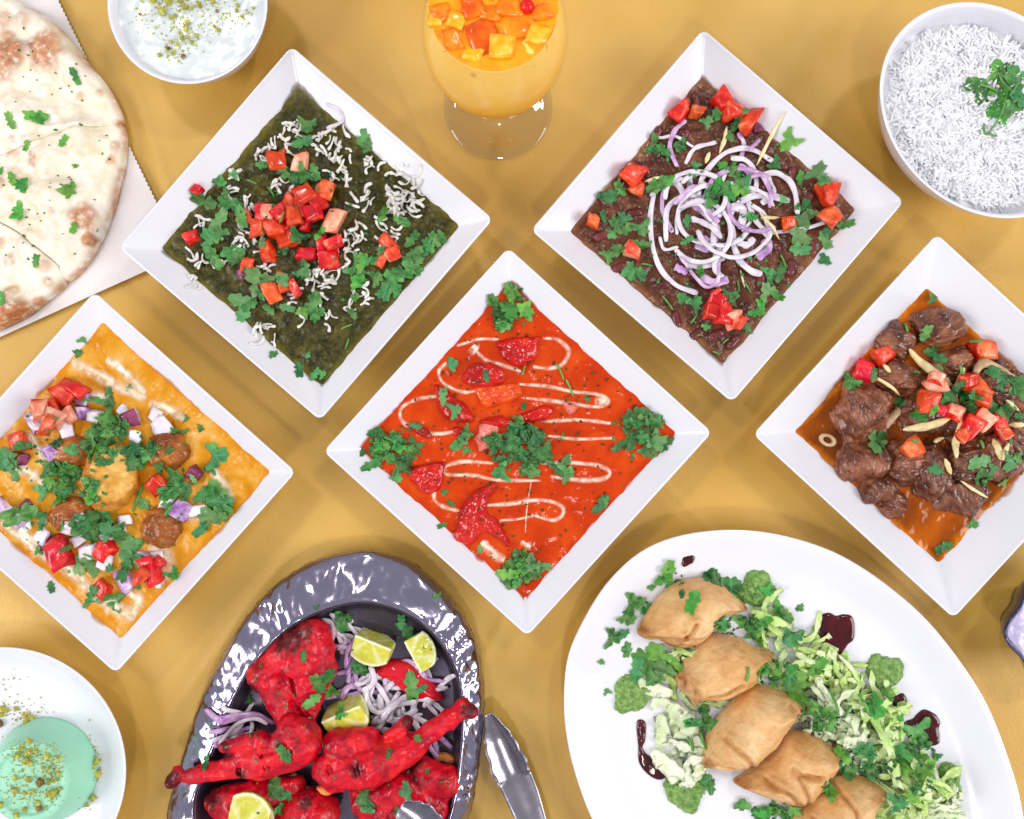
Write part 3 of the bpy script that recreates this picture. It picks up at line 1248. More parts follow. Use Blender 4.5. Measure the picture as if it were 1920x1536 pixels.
def ellipse_px(cx, cy, a, b, deg, n=80):
    t = np.linspace(0, 2 * math.pi, n, endpoint=False)
    r = math.radians(deg)
    x, y = a * np.cos(t), b * np.sin(t)
    return [(cx + u * math.cos(r) - v * math.sin(r), cy + u * math.sin(r) + v * math.cos(r)) for u, v in zip(x, y)]


def fill_disc(name, outline, z, mat, relief, rn=60, attrs=True):
    """a filled surface inside an outline: rings scaled about the centre"""
    c = outline.mean(0)
    n = len(outline)
    V = [np.array((c[0], c[1], 0))]
    E = [0.0]
    for i in range(1, rn + 1):
        s = i / rn
        q = c + (outline - c) * s
        V += [np.array((a, b, 0)) for a, b in q]
        E += [s] * n
    V = np.array(V)
    E = np.array(E)
    V[:, 2] = z + relief(V[:, 0], V[:, 1], E)
    F = [(0, 1 + j, 1 + (j + 1) % n) for j in range(n)]
    for i in range(rn - 1):
        o = 1 + i * n
        F += [(o + j, o + n + j, o + n + (j + 1) % n, o + (j + 1) % n) for j in range(n)]
    ob = mk(name, V, F, mat, attrs={'edge': np.clip((E - 0.93) / 0.07, 0, 1)}, do_stamp=True)
    return ob


# --- yogurt bowl (top left)
zr = 0.046
ol = px_outline(ellipse_px(352, 8, 151, 151, 0), 96, zr)
V, F = loops_mesh(rings(ol, [(.40, .002), (.46, .0), (.50, .001), (.52, .006), (.70, .014), (.86, .028), (.965, .042), (.985, .0455), (.995, .0463),
                             (.985, .0466), (.955, .0462), (.93, .0445), (.895, .040), (.80, .026), (.62, .012), (.40, .006)]))
tag(mk('yogurt_bowl', V, F, M['ceramic'], do_stamp=True), 'round white bowl of yogurt with chopped pistachios beside the flatbread', 'bowl')
M['yogurt'] = food('yogurt', [(0.3, '#C6CED0'), (0.7, '#D8DEDE')], 60, 0.22, 0.3, (1, 1, 1), 0.004, 0.15, 260, 0.0005, 0.3, 0)
tag(fill_disc('yogurt', rings(ol, [(.915, 0)])[0][:, :2], 0.0415, M['yogurt'],
              lambda x, y, e: 0.0005 * fbm(x * 120, y * 120, 4, 3)), 'white runny yogurt filling the round bowl', 'yogurt')

# --- rice bowl (top right)
zr = 0.055
ol = px_outline(ellipse_px(1852, 207, 222, 184, 45), 110, zr)
V, F = loops_mesh(rings(ol, [(.42, .002), (.50, .0), (.54, .001), (.56, .006), (.72, .016), (.88, .034), (.972, .050), (.988, .0542), (.996, .0552),
                             (.988, .0557), (.965, .0553), (.948, .0535), (.925, .047), (.89, .038), (.76, .020), (.5, .008)]))
tag(mk('rice_bowl', V, F, M['ceramic'], do_stamp=True), 'oval white bowl heaped with white rice, cut by the right edge', 'bowl')
M['rice'] = food('rice', [(0.3, '#D8D8DC'), (0.7, '#E6E6E8')], 120, 0.6, 0.0, (1, 1, 1), 0.004, 0, val=0.0, spec=0.25)
RICE_OL = rings(ol, [(.905, 0)])[0][:, :2]


def rice_relief(x, y, e):
    return 0.007 * (1 - e ** 2.2) + 0.0012 * fbm(x * 160, y * 160, 8, 3)


def build_rice():
    parent = fill_disc('rice', RICE_OL, 0.0395, M['rice'], rice_relief, 50)
    c = RICE_OL.mean(0)
    Vs, Fs, o = [], [], 0
    nr = 6
    for k in range(3400):
        t = random.uniform(0, 2 * math.pi)
        q = math.sqrt(random.random()) * 0.915
        e = RICE_OL[int(t / (2 * math.pi) * len(RICE_OL)) % len(RICE_OL)]
        x, y = c + (e - c) * q
        z = float(hm_at(x, y)[0]) + random.uniform(-0.0010, 0.0009)
        L, r = random.uniform(0.0036, 0.0066), random.uniform(0.0008, 0.0013)
        yaw, pit = random.uniform(0, 2 * math.pi), random.gauss(0, 0.32)
        d = np.array((math.cos(yaw) * math.cos(pit), math.sin(yaw) * math.cos(pit), math.sin(pit)))
        s = np.array((-math.sin(yaw), math.cos(yaw), 0))
        u = np.cross(d, s)
        bend = random.uniform(-0.0006, 0.0006)
        ringsV = []
        for f, rr in ((-1, .25), (-.75, .8), (0, 1.05), (.75, .8), (1, .25)):
            cc = np.array((x, y, z)) + d * L * f + s * bend * (1 - f * f)
            for j in range(nr):
                a = 2 * math.pi * j / nr
                ringsV.append(cc + (s * math.cos(a) + u * math.sin(a) * 0.85) * r * rr)
        Vs.append(np.array(ringsV))
        for i in range(4):
            for j in range(nr):
                Fs.append((o + i * nr + j, o + i * nr + (j + 1) % nr, o + (i + 1) * nr + (j + 1) % nr, o + (i + 1) * nr + j))
        Fs.append(tuple(o + j for j in reversed(range(nr))))
        Fs.append(tuple(o + 4 * nr + j for j in range(nr)))
        o += 5 * nr
    V = np.concatenate(Vs)
    ob = mk('rice_grains', V, Fs, M['rice'], parent, do_stamp=False)
    stamp(V[::5], [(i, i, i) for i in range(0)])
    ii, jj = hm_idx(V[:, 0], V[:, 1])
    np.maximum.at(HM, (ii, jj), V[:, 2])
    ob['kind'] = 'stuff'
    tag(parent, 'heap of loose long grain white rice in the oval bowl', 'rice', None, 'stuff')


build_rice()

# --- oval samosa plate (bottom right)
SAM = [(1057, 1310), (1065, 1230), (1095, 1160), (1140, 1090), (1200, 1035), (1270, 1005), (1360, 993), (1450, 1000), (1540, 1025), (1610, 1060),
       (1680, 1110), (1740, 1165), (1800, 1240), (1850, 1320), (1890, 1420), (1915, 1510), (1925, 1610), (1890, 1710), (1800, 1790), (1680, 1840),
       (1530, 1840), (1380, 1800), (1250, 1720), (1160, 1620), (1110, 1536), (1078, 1450), (1062, 1380)]
zr = 0.022
ol = px_outline(SAM, 150, zr)
V, F = loops_mesh(rings(ol, [(.55, .002), (.62, .0), (.66, .001), (.68, .004), (.80, .007), (.93, .0155), (.985, .0205), (.996, .0216), (1.0, .0222),
                             (.997, .0227), (.985, .0226), (.965, .0215), (.92, .0178), (.85, .0125), (.80, .0098), (.75, .0088), (.70, .0086), (.4, .0086)]))
tag(mk('oval_plate', V, F, M['ceramic'], do_stamp=True), 'large oval white plate with five samosas on shredded lettuce', 'plate')

# --- round dessert plate (bottom left)
zr = 0.022
ol = px_outline(ellipse_px(6, 1444, 231, 231, 0), 110, zr)
V, F = loops_mesh(rings(ol, [(.50, .002), (.56, .0), (.60, .001), (.62, .004), (.80, .008), (.94, .0165), (.985, .0205), (.996, .0216), (1.0, .0222),
                             (.997, .0227), (.985, .0226), (.965, .0212), (.92, .0178), (.80, .0122), (.70, .0098), (.64, .009), (.55, .0088), (.3, .0088)]))
tag(mk('round_plate', V, F, M['ceramic'], do_stamp=True), 'round white plate with a mint green dessert, cut by the picture corner', 'plate')

# mint dessert
M['mint'] = food('mint_custard', [(0.3, '#90CBAC'), (0.7, '#A0D8BC')], 40, 0.45, 0.15, (.7, 1, .9), 0.004, 0.12, 300, 0.0004, 0.0, 0)
bc, tcn = P(88, 1442, 0.0088), P(60, 1459, 0.034)
r0, r1 = 97 * kz(0.0088), 76 * kz(0.034)
loops = []
n = 90
t = np.linspace(0, 2 * math.pi, n, endpoint=False)
for rr, z in ((r0 * .98, .0086), (r0 * 1.01, .0095), (r0, .0115), (r0 * .97, .016), (r0 * .92, .0225), (r1 * 1.10, .029), (r1 * 1.035, .0325), (r1 * .99, .0338), (r1 * .93, .0343),
              (r1 * .86, .0343), (r1 * .83, .0341), (r1 * .80, .0334), (r1 * .78, .0327), (r1 * .74, .0324), (r1 * .4, .0324)):
    k = (z - .0088) / (.034 - .0088)
    # the dessert leans only as little as its own slump
    cx, cy = bc[0] + (tcn[0] - bc[0]) * 0.35 * k, bc[1] + (tcn[1] - bc[1]) * 0.35 * k
    loops.append(np.stack([cx + rr * np.cos(t), cy + rr * np.sin(t), np.full(n, z)], 1))
V, F = loops_mesh(loops)
tag(mk('mint_dessert', V, F, M['mint'], do_stamp=True), 'mint green moulded custard sprinkled with pistachio on the round plate', 'dessert')

# --- scalloped dark glass dish (right edge)
M['dark_glaze'] = food('dark_blue_glaze', [(0.3, '#1A1C40'), (0.7, '#2B2E5A')], 60, 0.12, coat=0.6, val=0)
M['lavender'] = food('lavender_cream', [(0.3, '#B4ACD0'), (0.7, '#D4D0E6')], 90, 0.25, 0.2, (1, 1, 1), 0.003, 0.5, 160, 0.001, 0.4, 0)
cp = P(1998, 1180, 0.03)
t = np.linspace(0, 2 * math.pi, 160, endpoint=False)
rad = (112 + 9 * np.cos(6 * (t - math.radians(183)))) * kz(0.03)
ol = np.stack([cp[0] + rad * np.cos(t), cp[1] + rad * np.sin(t)], 1)
V, F = loops_mesh(rings(ol, [(.5, .002), (.58, 0), (.62, .001), (.66, .006), (.85, .018), (.96, .028), (.995, .0325), (1.0, .0335), (.99, .0342), (.96, .0340), (.93, .0325),
                             (.88, .028), (.80, .022), (.6, .012), (.3, .009)]))
cup = mk('scalloped_dish', V, F, M['dark_glaze'], do_stamp=True)
tag(cup, 'small dark blue scalloped dish cut by the right edge', 'dish')
tag(fill_disc('lavender_dip', rings(ol, [(.86, 0)])[0][:, :2], 0.0258, M['lavender'],
              lambda x, y, e: 0.0012 * fbm(x * 110, y * 110, 4, 3)), 'pale lavender dip inside the dark scalloped dish', 'dip')


# ================================================================== drink in a footed glass
def lathe(c, prof, n=72):
    t = np.linspace(0, 2 * math.pi, n, endpoint=False)
    return [np.stack([c[0] + r * np.cos(t), c[1] + r * np.sin(t), np.full(n, z)], 1) for r, z in prof]


g = NT('clear_glass')
gl = g.new('ShaderNodeBsdfGlossy')
gl.inputs['Roughness'].default_value = 0.02
gt = g.new('ShaderNodeBsdfTransparent')
gt.inputs[0].default_value = (0.998, 0.998, 0.998, 1)
gw = g.new('ShaderNodeLayerWeight')
gw.inputs[0].default_value = 0.5
gp = g.new('ShaderNodeMath', operation='POWER')
gp.inputs[1].default_value = 5.0
g.link(gw.outputs['Facing'], gp.inputs[0])
gf = g.new('ShaderNodeMath', operation='MULTIPLY_ADD')
gf.inputs[1].default_value = 0.16
gf.inputs[2].default_value = 0.01
g.link(gp.outputs[0], gf.inputs[0])
gm = g.new('ShaderNodeMixShader')
g.link(gf.outputs[0], gm.inputs[0])
g.link(gt.outputs[0], gm.inputs[1])
g.link(gl.outputs[0], gm.inputs[2])
g.link(gm.outputs[0], g.out.inputs[0])
M['glass'] = g.m
gf2 = g.m.copy()
gf2.name = 'clear_glass_foot'
for nd in gf2.node_tree.nodes:
    if nd.type == 'BSDF_TRANSPARENT':
        nd.inputs[0].default_value = (0.94, 0.935, 0.945, 1)
    if nd.type == 'MATH' and nd.operation == 'MULTIPLY_ADD':
        nd.inputs[1].default_value = 0.8
        nd.inputs[2].default_value = 0.05
M['glass_foot'] = gf2
gc = P(934, 201, 0.0)
gob = empty('goblet', gc)
tag(gob, 'clear footed glass goblet filled with a mango drink', 'glass')
V, F = loops_mesh(lathe(gc, [(.034, .0004), (.0372, .0008), (.0376, .0016), (.0368, .0024), (.030, .0034), (.018, .0052), (.010, .0085), (.0068, .014), (.006, .024),
                             (.0062, .036), (.0085, .046), (.012, .0505)]))
mk('foot', V, F, M['glass_foot'], gob)
outp = [(.010, .0512), (.018, .0545), (.0265, .0610), (.0340, .0710), (.0390, .0840), (.0414, .0980), (.0415, .1110), (.0400, .1240), (.0372, .1370), (.0346, .1470), (.0341, .1488)]
inn = [(.0336, .1492), (.0330, .1488), (.0334, .1470), (.0360, .1370), (.0388, .1240), (.0403, .1110), (.0402, .0980), (.0378, .0845), (.0327, .0722), (.0250, .0625), (.016, .0565), (.006, .0545)]
V, F = loops_mesh(lathe(gc, outp + inn))
mk('bowl', V, F, M['glass'], gob)

t_ = NT('mango_cream')
zc = t_.new('ShaderNodeSeparateXYZ')
t_.link(t_.coords(), zc.inputs[0])
mr = t_.new('ShaderNodeMapRange')
mr.inputs[1].default_value, mr.inputs[2].default_value = 0.0, 0.088
t_.link(zc.outputs[2], mr.inputs[0])
ad = t_.new('ShaderNodeMath', operation='ADD')
nz = t_.new('ShaderNodeMath', operation='MULTIPLY')
nz.inputs[1].default_value = 0.25
t_.link(t_.noise(45, 3, rnd=False), nz.inputs[0])
t_.link(mr.outputs[0], ad.inputs[0])
t_.link(nz.outputs[0], ad.inputs[1])
cc = t_.ramp(ad.outputs[0], [(0.12, '#FF9600'), (0.42, '#FFA408'), (0.6, '#FFBE3C'), (0.95, '#FFD064')])
cc = t_.mix(t_.ramp(t_.noise(70, 1, rnd=False), [(0.68, '#000000'), (0.74, '#FFFFFF')]), cc, '#D88A34')
t_.col(cc).set(rough=0.35)
t_ = t_.m
drink = empty('mango_drink', (gc[0], gc[1], 0.0555))
tag(drink, 'layered creamy mango drink inside the footed glass', 'drink')
inl = [(r - 0.00035, z) for r, z in inn[::-1][1:-2]]
dp = [(.005, .0552), (.0150, .0569), (.0246, .0629), (.0323, .0725), (.0374, .0847), (.0398, .0980), (.0399, .1110), (.0384, .1240), (.0356, .1370)]
V, F = loops_mesh(lathe(gc, dp + [(.0340, .1430), (.0337, .1446), (.030, .1446)]))
mk('creamy_layer', V, F, t_, drink, do_stamp=True, loc=np.array((gc[0], gc[1], 0.0555)))
M['orange_top'] = food('orange_juice', [(0.3, '#F08A08'), (0.5, '#F6A010'), (0.75, '#FAB828')], 90, 0.08, 0.3, (1, .5, .1), 0.004, 0.1, 200, 0.0004, 0.6, 0)
olj = np.stack(lathe(gc, [(.0338, .1446)])[0])[:, :2]
tj = fill_disc('juice_layer', olj, 0.1450, M['orange_top'], lambda x, y, e: 0.0004 * fbm(x * 120, y * 120, 4, 2), 30)
tj.parent = drink
tj.location = tj.location - drink.location
for k_, s_ in (('fd', [(0.3, '#CE4204'), (0.5, '#E66006'), (0.7, '#F0860C')]), ('fo', [(0.3, '#EA6404'), (0.5, '#F47E08'), (0.7, '#FBA41C')]), ('fy', [(0.3, '#F49A0A'), (0.5, '#FAB01A'), (0.7, '#FCCE50')])):
    M[k_] = food('fruit_' + k_, s_, 2, 0.12, 0.3, (1, .5, .1), 0.005, 0.4, 4, 0.001, 0.5, 0.06)
    cubes(k_, [M[k_], M[k_]], [(1, .9, .6), (1.1, .8, .6), (.9, 1, .6)], cut=False)
    WORDS[k_] = ({'fd': 'deep orange fruit cube', 'fo': 'orange fruit cube', 'fy': 'yellow fruit cube'}[k_], 'fruit')
DISH['G'] = ('mango drink', (912, 20), 115, 'r')
for x, y, s, k_ in ((770, 330, 250, 'fd'), (690, 80, 170, 'fd'), (530, 375, 170, 'fo'), (1070, 240, 240, 'fo'), (1040, 70, 200, 'fo'), (1320, 120, 150, 'fo'), (1280, 330, 170, 'fy'),
                    (960, 440, 190, 'fy'), (430, 130, 150, 'fo'), (365, 200, 110, 'fy'), (700, 500, 140, 'fy'), (860, 130, 150, 'fo'), (560, 190, 140, 'fy'), (800, -120, 220, 'fo'), (520, -100, 200, 'fy')):
    px, py = zp('G', x, y)
    me = random.choice(CUBES[k_])
    p = P(px, py, 0.1430)
    s_ = s / 4.8 * kz(0.143) * 1.22
    o = bpy.data.objects.new('fruit_cube', me)
    COL.objects.link(o)
    o.location = (p[0], p[1], 0.1461 - 0.24 * s_)
    o.rotation_euler = (random.uniform(-.06, .06), random.uniform(-.06, .06), random.uniform(-.4, .4))
    o.scale = (s_, s_, s_)
    lab(o, 'G', px, py, WORDS[k_][0], 'fruit', WORDS[k_][0] + 's')
M['cherry'] = food('cherry', [(0.3, '#C80808'), (0.7, '#E01810')], 60, 0.1, 0.3, R_, 0.004, 0, coat=0.6, val=0)
px, py = zp('G', 1195, -25)
o = blob('cherry', lambda X, Y, Z: sd_ell(X, Y, Z, (px, py, 8), (14, 14, 13)) + 3 * np.exp(-((X - px) ** 2 + (Y - py) ** 2) / 12.0), (px, py), 0.1440,
         (px - 20, px + 20, py - 20, py + 20, -8, 26), 1.3, M['cherry'])
tag(o, 'glossy red cherry on top of the mango drink', 'cherry')

# ================================================================== flatbread on paper
pt = NT('greaseproof_paper')
pt.col(pt.ramp(pt.noise(30, 3), [(0.3, '#DCD5D2'), (0.7, '#E6E0E0')])).set(rough=0.45)
pt.bump(pt.noise(400, 3), 0.1, 0.0002)


def build_paper():
    a, b = np.array((40.0, -140.0)), np.array((341.0, 479.0))
    c = np.array((-330.0, 781.0))
    d = a + (c - b)
    L = np.linalg.norm(b - a)
    dr = (b - a) / L
    nrm = np.array((dr[1], -dr[0]))
    n = int(L / 4.5)
    edge = []
    for i in range(n + 1):
        p = a + dr * L * i / n
        edge.append(p + nrm * (2.6 if i % 2 else 0.0))
    m = 60
    V = []
    for i in range(n + 1):
        q = edge[i]
        far = d + (c - d) * i / n
        for j in range(m):
            p = q + (far - q) * (j / (m - 1)) ** 1.5
            w = P(p[0], p[1], 0.0012)
            z = 0.0022 + 0.0008 * float(vnoise(w[0] * 14, w[1] * 14, 0.2))
            V.append((w[0], w[1], z))
    V = np.array(V)
    top = V.copy()
    bot = V - np.array((0, 0, 0.00025))
    N = len(V)
    F = grid_faces(n + 1, m)
    if np.cross(V[F[0][1]] - V[F[0][0]], V[F[0][2]] - V[F[0][0]])[2] < 0:
        F = [f[::-1] for f in F]
    F2 = [tuple(q + N for q in f[::-1]) for f in F]
    rim = [(i * m, (i + 1) * m, (i + 1) * m + N, i * m + N) for i in range(n)]
    o = mk('paper_sheet', np.concatenate([top, bot]), F + F2 + rim, pt.m, do_stamp=True, smooth=False)
    tag(o, 'white greaseproof paper sheet with a sawtooth edge under the flatbread', 'paper')


build_paper()

nt = NT('flatbread')
base = nt.ramp(nt.noise(90, 5), [(0.3, '#DCCDAC'), (0.5, '#E9E0CE'), (0.75, '#EFEADF')])
base = nt.mix(nt.ramp(nt.noise(28, 3), [(0.52, '#000000'), (0.72, '#909090')]), base, '#DCCB86')
toast = nt.ramp(nt.noise(170, 4), [(0.3, '#8E4618'), (0.5, '#B4682C'), (0.75, '#D08C4A')])
fm = nt.new('ShaderNodeMath', operation='MULTIPLY')
nt.link(nt.attr('toast'), fm.inputs[0])
nt.link(nt.ramp(nt.noise(260, 4), [(0.3, '#606060'), (0.5, '#FFFFFF')]), fm.inputs[1])
base = nt.mix(fm.outputs[0], base, toast)
base = nt.mix(nt.ramp(nt.noise(420, 2), [(0.70, '#000000'), (0.76, '#B0B0B0')]), base, '#C08A50')
nt.col(base).set(rough=0.45, sss=0.15, rad=(1, .7, .4), ssss=0.003, coat=0.15, coatr=0.25)
nt.bump(nt.noise(220, 5), 0.5, 0.001)
M['naan'] = nt.m
BUB = [(20, 110, 34, .9, 5), (90, 95, 36, .85, 4), (42, 100, 14, .3, 2), (0, 125, 30, .7, 3), (10, 40, 20, .5, 2), (45, 38, 18, .4, 2), (160, 265, 30, .05, 4), (100, 290, 45, .05, 5),
       (165, 412, 22, .85, 4), (168, 450, 13, .9, 1), (210, 302, 10, .7, 1), (70, 305, 12, .6, 1), (224, 232, 11, .8, 0), (150, 180, 10, .5, 1), (186, 175, 9, .5, 0), (20, 600, 34, .95, 3), (45, 585, 26, .9, 2),
       (75, 567, 14, .8, 1), (100, 375, 48, .06, 5), (50, 220, 40, .04, 5), (150, 120, 40, .05, 4), (90, 500, 12, .4, 2), (22, 490, 12, .5, 2), (25, 545, 12, .5, 1), (95, 530, 10, .45, 1), (65, 465, 38, .05, 4),
       (220, 275, 12, .5, 1), (228, 320, 9, .5, 0), (25, 262, 10, .5, 1), (5, 345, 12, .6, 2), (45, 420, 12, .4, 1), (0, 455, 12, .5, 1), (30, 350, 34, .04, 4), (130, 440, 30, .1, 3), (110, 40, 30, .1, 3),
       (110, 400, 8, .4, 0), (50, 262, 8, .4, 0), (60, 290, 6, .5, 0), (20, 290, 12, .4, 1), (150, 240, 20, .04, 3)]
RIM = [(-150, -75), (-40, -38), (30, 0), (75, 22), (110, 50), (140, 85), (165, 120), (190, 148), (208, 175), (222, 205), (230, 231), (233, 262), (232, 290), (228, 318), (220, 345),
       (214, 375), (205, 400), (194, 432), (180, 460), (166, 485), (145, 510), (122, 530), (100, 550), (75, 570), (50, 590), (25, 603), (0, 615), (-60, 640), (-150, 650)]
CUT1 = [(-150, 318), (-60, 302), (0, 288), (54, 271), (117, 250), (179, 237)]
CUT2 = [(-150, 372), (-60, 392), (0, 417), (37, 437), (80, 470), (112, 500)]


def naan_piece(pts, label, holes):
    dense = even(catmull(pts, 900, closed=True) if False else np.array(sum([[tuple(np.array(a) + (np.array(b) - np.array(a)) * k / 8) for k in range(8)]
                 for a, b in zip(pts, pts[1:] + pts[:1])], [])), 220)
    z0 = 0.0024
    W = np.array([P(a, b, z0 + 0.007)[:2] for a, b in dense])
    W = ccw(W)
    for _ in range(3):
        W = (np.roll(W, 1, 0) + 2 * W + np.roll(W, -1, 0)) / 4
    c = W.mean(0)
    n = len(W)
    V, E = [np.array((c[0], c[1]))], [0.0]
    rn = 52
    for i in range(1, rn + 1):
        s = 1 - (1 - i / rn) ** 1.25
        V += list(c + (W - c) * s)
        E += [s] * n
    V, E = np.array(V), np.array(E)
    px, py = V[:, 0] / kz(.009) + 960, -V[:, 1] / kz(.009) + 768
    rimpts = catmull(RIM[1:-1], 300)
    cutpts = np.concatenate([catmull(CUT1, 120), catmull(CUT2, 120)])
    dr = np.sqrt(((px[:, None] - rimpts[None, :, 0]) ** 2 + (py[:, None] - rimpts[None, :, 1]) ** 2).min(1))
    dc = np.sqrt(((px[:, None] - cutpts[None, :, 0]) ** 2 + (py[:, None] - cutpts[None, :, 1]) ** 2).min(1))
    h = 0.0062 + 0.0026 * fbm(px / 60, py / 60, 1.0, 4) + 0.0012 * np.exp(-((dr - 20) / 16) ** 2)
    toast_ = np.zeros(len(px))
    for bx, by, r, tt, hh in BUB:
        q = np.sqrt((px - bx) ** 2 + (py - by) ** 2) / r
        q = q * (1 + 0.28 * fbm(px / 22 + bx, py / 22 + by, 0, 3))
        h += hh * 0.0017 * np.exp(-q ** 2 * 1.1)
        toast_ = np.maximum(toast_, tt * np.clip(1.9 * (1.2 - q), 0, 1) ** 0.8)
    toast_ = np.maximum(toast_, 0.75 * np.exp(-(dr / 5.5) ** 2) * np.clip(0.5 + 1.1 * fbm(px / 30, py / 30, 5, 3), 0, 1))
    round_ = np.clip(dr / 16, 0, 1)
    h *= np.sqrt(1 - (1 - round_) ** 2) * 0.85 + 0.15
    cutr = np.clip(dc / 7, 0, 1)
    h *= 0.72 + 0.28 * np.sqrt(1 - (1 - cutr) ** 2)
    top = np.column_stack([V, z0 + h])
    base = np.column_stack([V[-n:], np.full(n, z0)])
    VV = np.concatenate([top, base])
    F = [(0, 1 + j, 1 + (j + 1) % n) for j in range(n)]
    for i in range(rn - 1):
        o = 1 + i * n
        F += [(o + j, o + n + j, o + n + (j + 1) % n, o + (j + 1) % n) for j in range(n)]
    o, b = 1 + (rn - 1) * n, len(top)
    F += [(o + j, b + j, b + (j + 1) % n, o + (j + 1) % n) for j in range(n)]
    F.append(tuple(b + j for j in reversed(range(n))))
    ob = mk('flatbread_piece', VV, F, M['naan'], attrs={'toast': np.r_[toast_, toast_[-n:]]}, do_stamp=True, loc=np.zeros(3))
    tag(ob, label, 'flatbread', 'cut pieces of the flatbread')


def shift(pts, dx, dy):
    return [(a + dx, b + dy) for a, b in pts]


i1 = RIM.index((230, 231))
i2 = RIM.index((122, 530))
naan_piece(RIM[:i1 + 1] + shift(CUT1[::-1], 0, -0.7), 'upper piece of blistered flatbread with two big brown bubbles', 0)
naan_piece(shift(CUT1, 0, 0.7) + RIM[i1:i2 + 1] + shift(CUT2[::-1], .4, -0.7), 'middle wedge of blistered flatbread between the two cuts', 0)
naan_piece(shift(CUT2, -.4, 0.7) + RIM[i2:], 'lower piece of blistered flatbread with a scorched bottom edge', 0)

# ================================================================== spinach curry garnish
CH = dict(length=52, width=13.5, thick=0.0008, mat='cheese', name='cheese_shred', what='thin white grated cheese shred', cat='cheese', plural='grated cheese shreds')
for x, y, r, n in ((905, 400, 55, 16), (935, 500, 45, 10), (740, 335, 32, 6), (690, 420, 42, 7), (630, 450, 22, 3), (505, 515, 18, 3), (505, 612, 26, 4), (690, 590, 38, 7),
                   (1060, 510, 40, 5), (1190, 575, 62, 16), (1185, 655, 55, 13), (1130, 700, 36, 5), (1010, 625, 45, 6), (1120, 750, 48, 7), (570, 790, 48, 10), (560, 645, 36, 6),
                   (380, 720, 22, 3), (350, 860, 34, 4), (355, 960, 24, 3), (450, 890, 28, 4), (850, 950, 72, 14), (870, 915, 60, 8), (650, 890, 55, 7), (980, 800, 36, 6), (1005, 740, 18, 2),
                   (1030, 1000, 34, 5), (920, 1075, 50, 4), (870, 1120, 34, 2), (800, 1105, 28, 3), (640, 1175, 36, 5), (600, 1150, 18, 2), (720, 1010, 28, 4), (960, 860, 40, 5), (1160, 610, 30, 5)):
    shreds('P', 'P', x, y, r * 1.3, int(n * 1.3 + .5), curl=0.7, n_pts=9, flat=True, roll=1.0, **CH)
chunks('P', 'P', [(365, 590, 22), (345, 785, 26), (555, 700, 33), (690, 475, 38), (780, 485, 34, 'p'), (620, 690, 36), (665, 680, 34, 'p'), (740, 660, 38), (800, 610, 40), (850, 640, 36), (785, 668, 34), (720, 725, 40),
                  (680, 745, 34), (800, 722, 30), (735, 790, 36), (640, 842, 34), (605, 745, 32, 'o'), (870, 805, 30), (805, 842, 34), (915, 812, 34), (895, 872, 38), (920, 722, 44, 'p'), (890, 605, 34, 'o'), (1125, 812, 34),
                  (1145, 850, 28, 'p'), (1100, 878, 26, 'o'), (570, 890, 28), (545, 925, 30, 'd'), (665, 1005, 36, 'o'), (720, 962, 34), (755, 985, 28), (605, 998, 26, 'd'), (760, 700, 36), (830, 680, 34), (700, 690, 34)])
leaves('P', 'P', [(805, 335, 52), (775, 402, 52), (1035, 385, 52), (1042, 420, 40), (620, 490, 34), (508, 530, 28, 'p'), (455, 560, 42), (400, 640, 58), (510, 650, 62), (455, 705, 62, 'p'), (535, 690, 55), (415, 780, 66), (510, 830, 70),
                  (420, 850, 62), (525, 872, 48), (750, 540, 46), (800, 530, 52), (830, 510, 42), (715, 520, 34), (765, 775, 48), (850, 765, 36, 'b'), (630, 803, 32, 'p'), (710, 830, 36), (600, 945, 78, 'p'), (530, 1030, 64, 'p'),
                  (540, 1085, 54, 'p'), (700, 950, 50, 'p'), (790, 920, 54, 'p'), (575, 1050, 44), (620, 1015, 36), (830, 1040, 64), (850, 1085, 42), (715, 1060, 38, 'p'), (785, 1075, 36, 'b'), (655, 1075, 34), (985, 1085, 36),
                  (1000, 900, 62), (1035, 880, 56, 'b'), (1060, 870, 42), (1010, 965, 56, 'b'), (1105, 690, 44, 'b'), (1190, 720, 42), (1220, 790, 46), (1260, 830, 46), (1315, 790, 44), (1290, 815, 44), (1205, 870, 46), (1150, 930, 66),
                  (1125, 980, 60), (1180, 920, 56), (1220, 900, 50), (1100, 1005, 44), (1160, 1000, 36), (1250, 870, 44), (1100, 835, 36, 'p'), (670, 1250, 28), (770, 1300, 40), (832, 1330, 34), (862, 1325, 28), (805, 1250, 24),
                  (1000, 1020, 30), (1340, 775, 34), (450, 760, 50), (480, 600, 34), (1080, 940, 50), (1230, 840, 44)])
for x, y, a in ((580, 558, .4), (960, 1137, -.4), (962, 1205, 1.9), (660, 600, 1.0), (700, 700, 2.0)):
    stick('P', 'P', x, y, 46, a)
strip('P', 'P', [(880, 248), (930, 270), (948, 310), (900, 340), (880, 342)], 14, 0.0009, 'onion_white', 'onion_slice', 'thin translucent onion curl', 'onion', 'onion curls', n=16)
for _ in range(60):
    BITS.setdefault('P', []).append(zp('P', random.uniform(520, 1100), random.uniform(500, 1050)))
flush_bits('P', 'tiny chopped coriander bits scattered over the green spinach curry', (2.5, 5))

# ================================================================== bean curry garnish
M['bean'] = food('kidney_bean', [(0.3, '#4A1A1C'), (0.7, '#7A3A38')], 90, 0.2, 0.1, R_, 0.002, 0.1, 400, 0.0003, 0.4, 0.2)
cD, angD, hsD, zsD = PLATE['D']


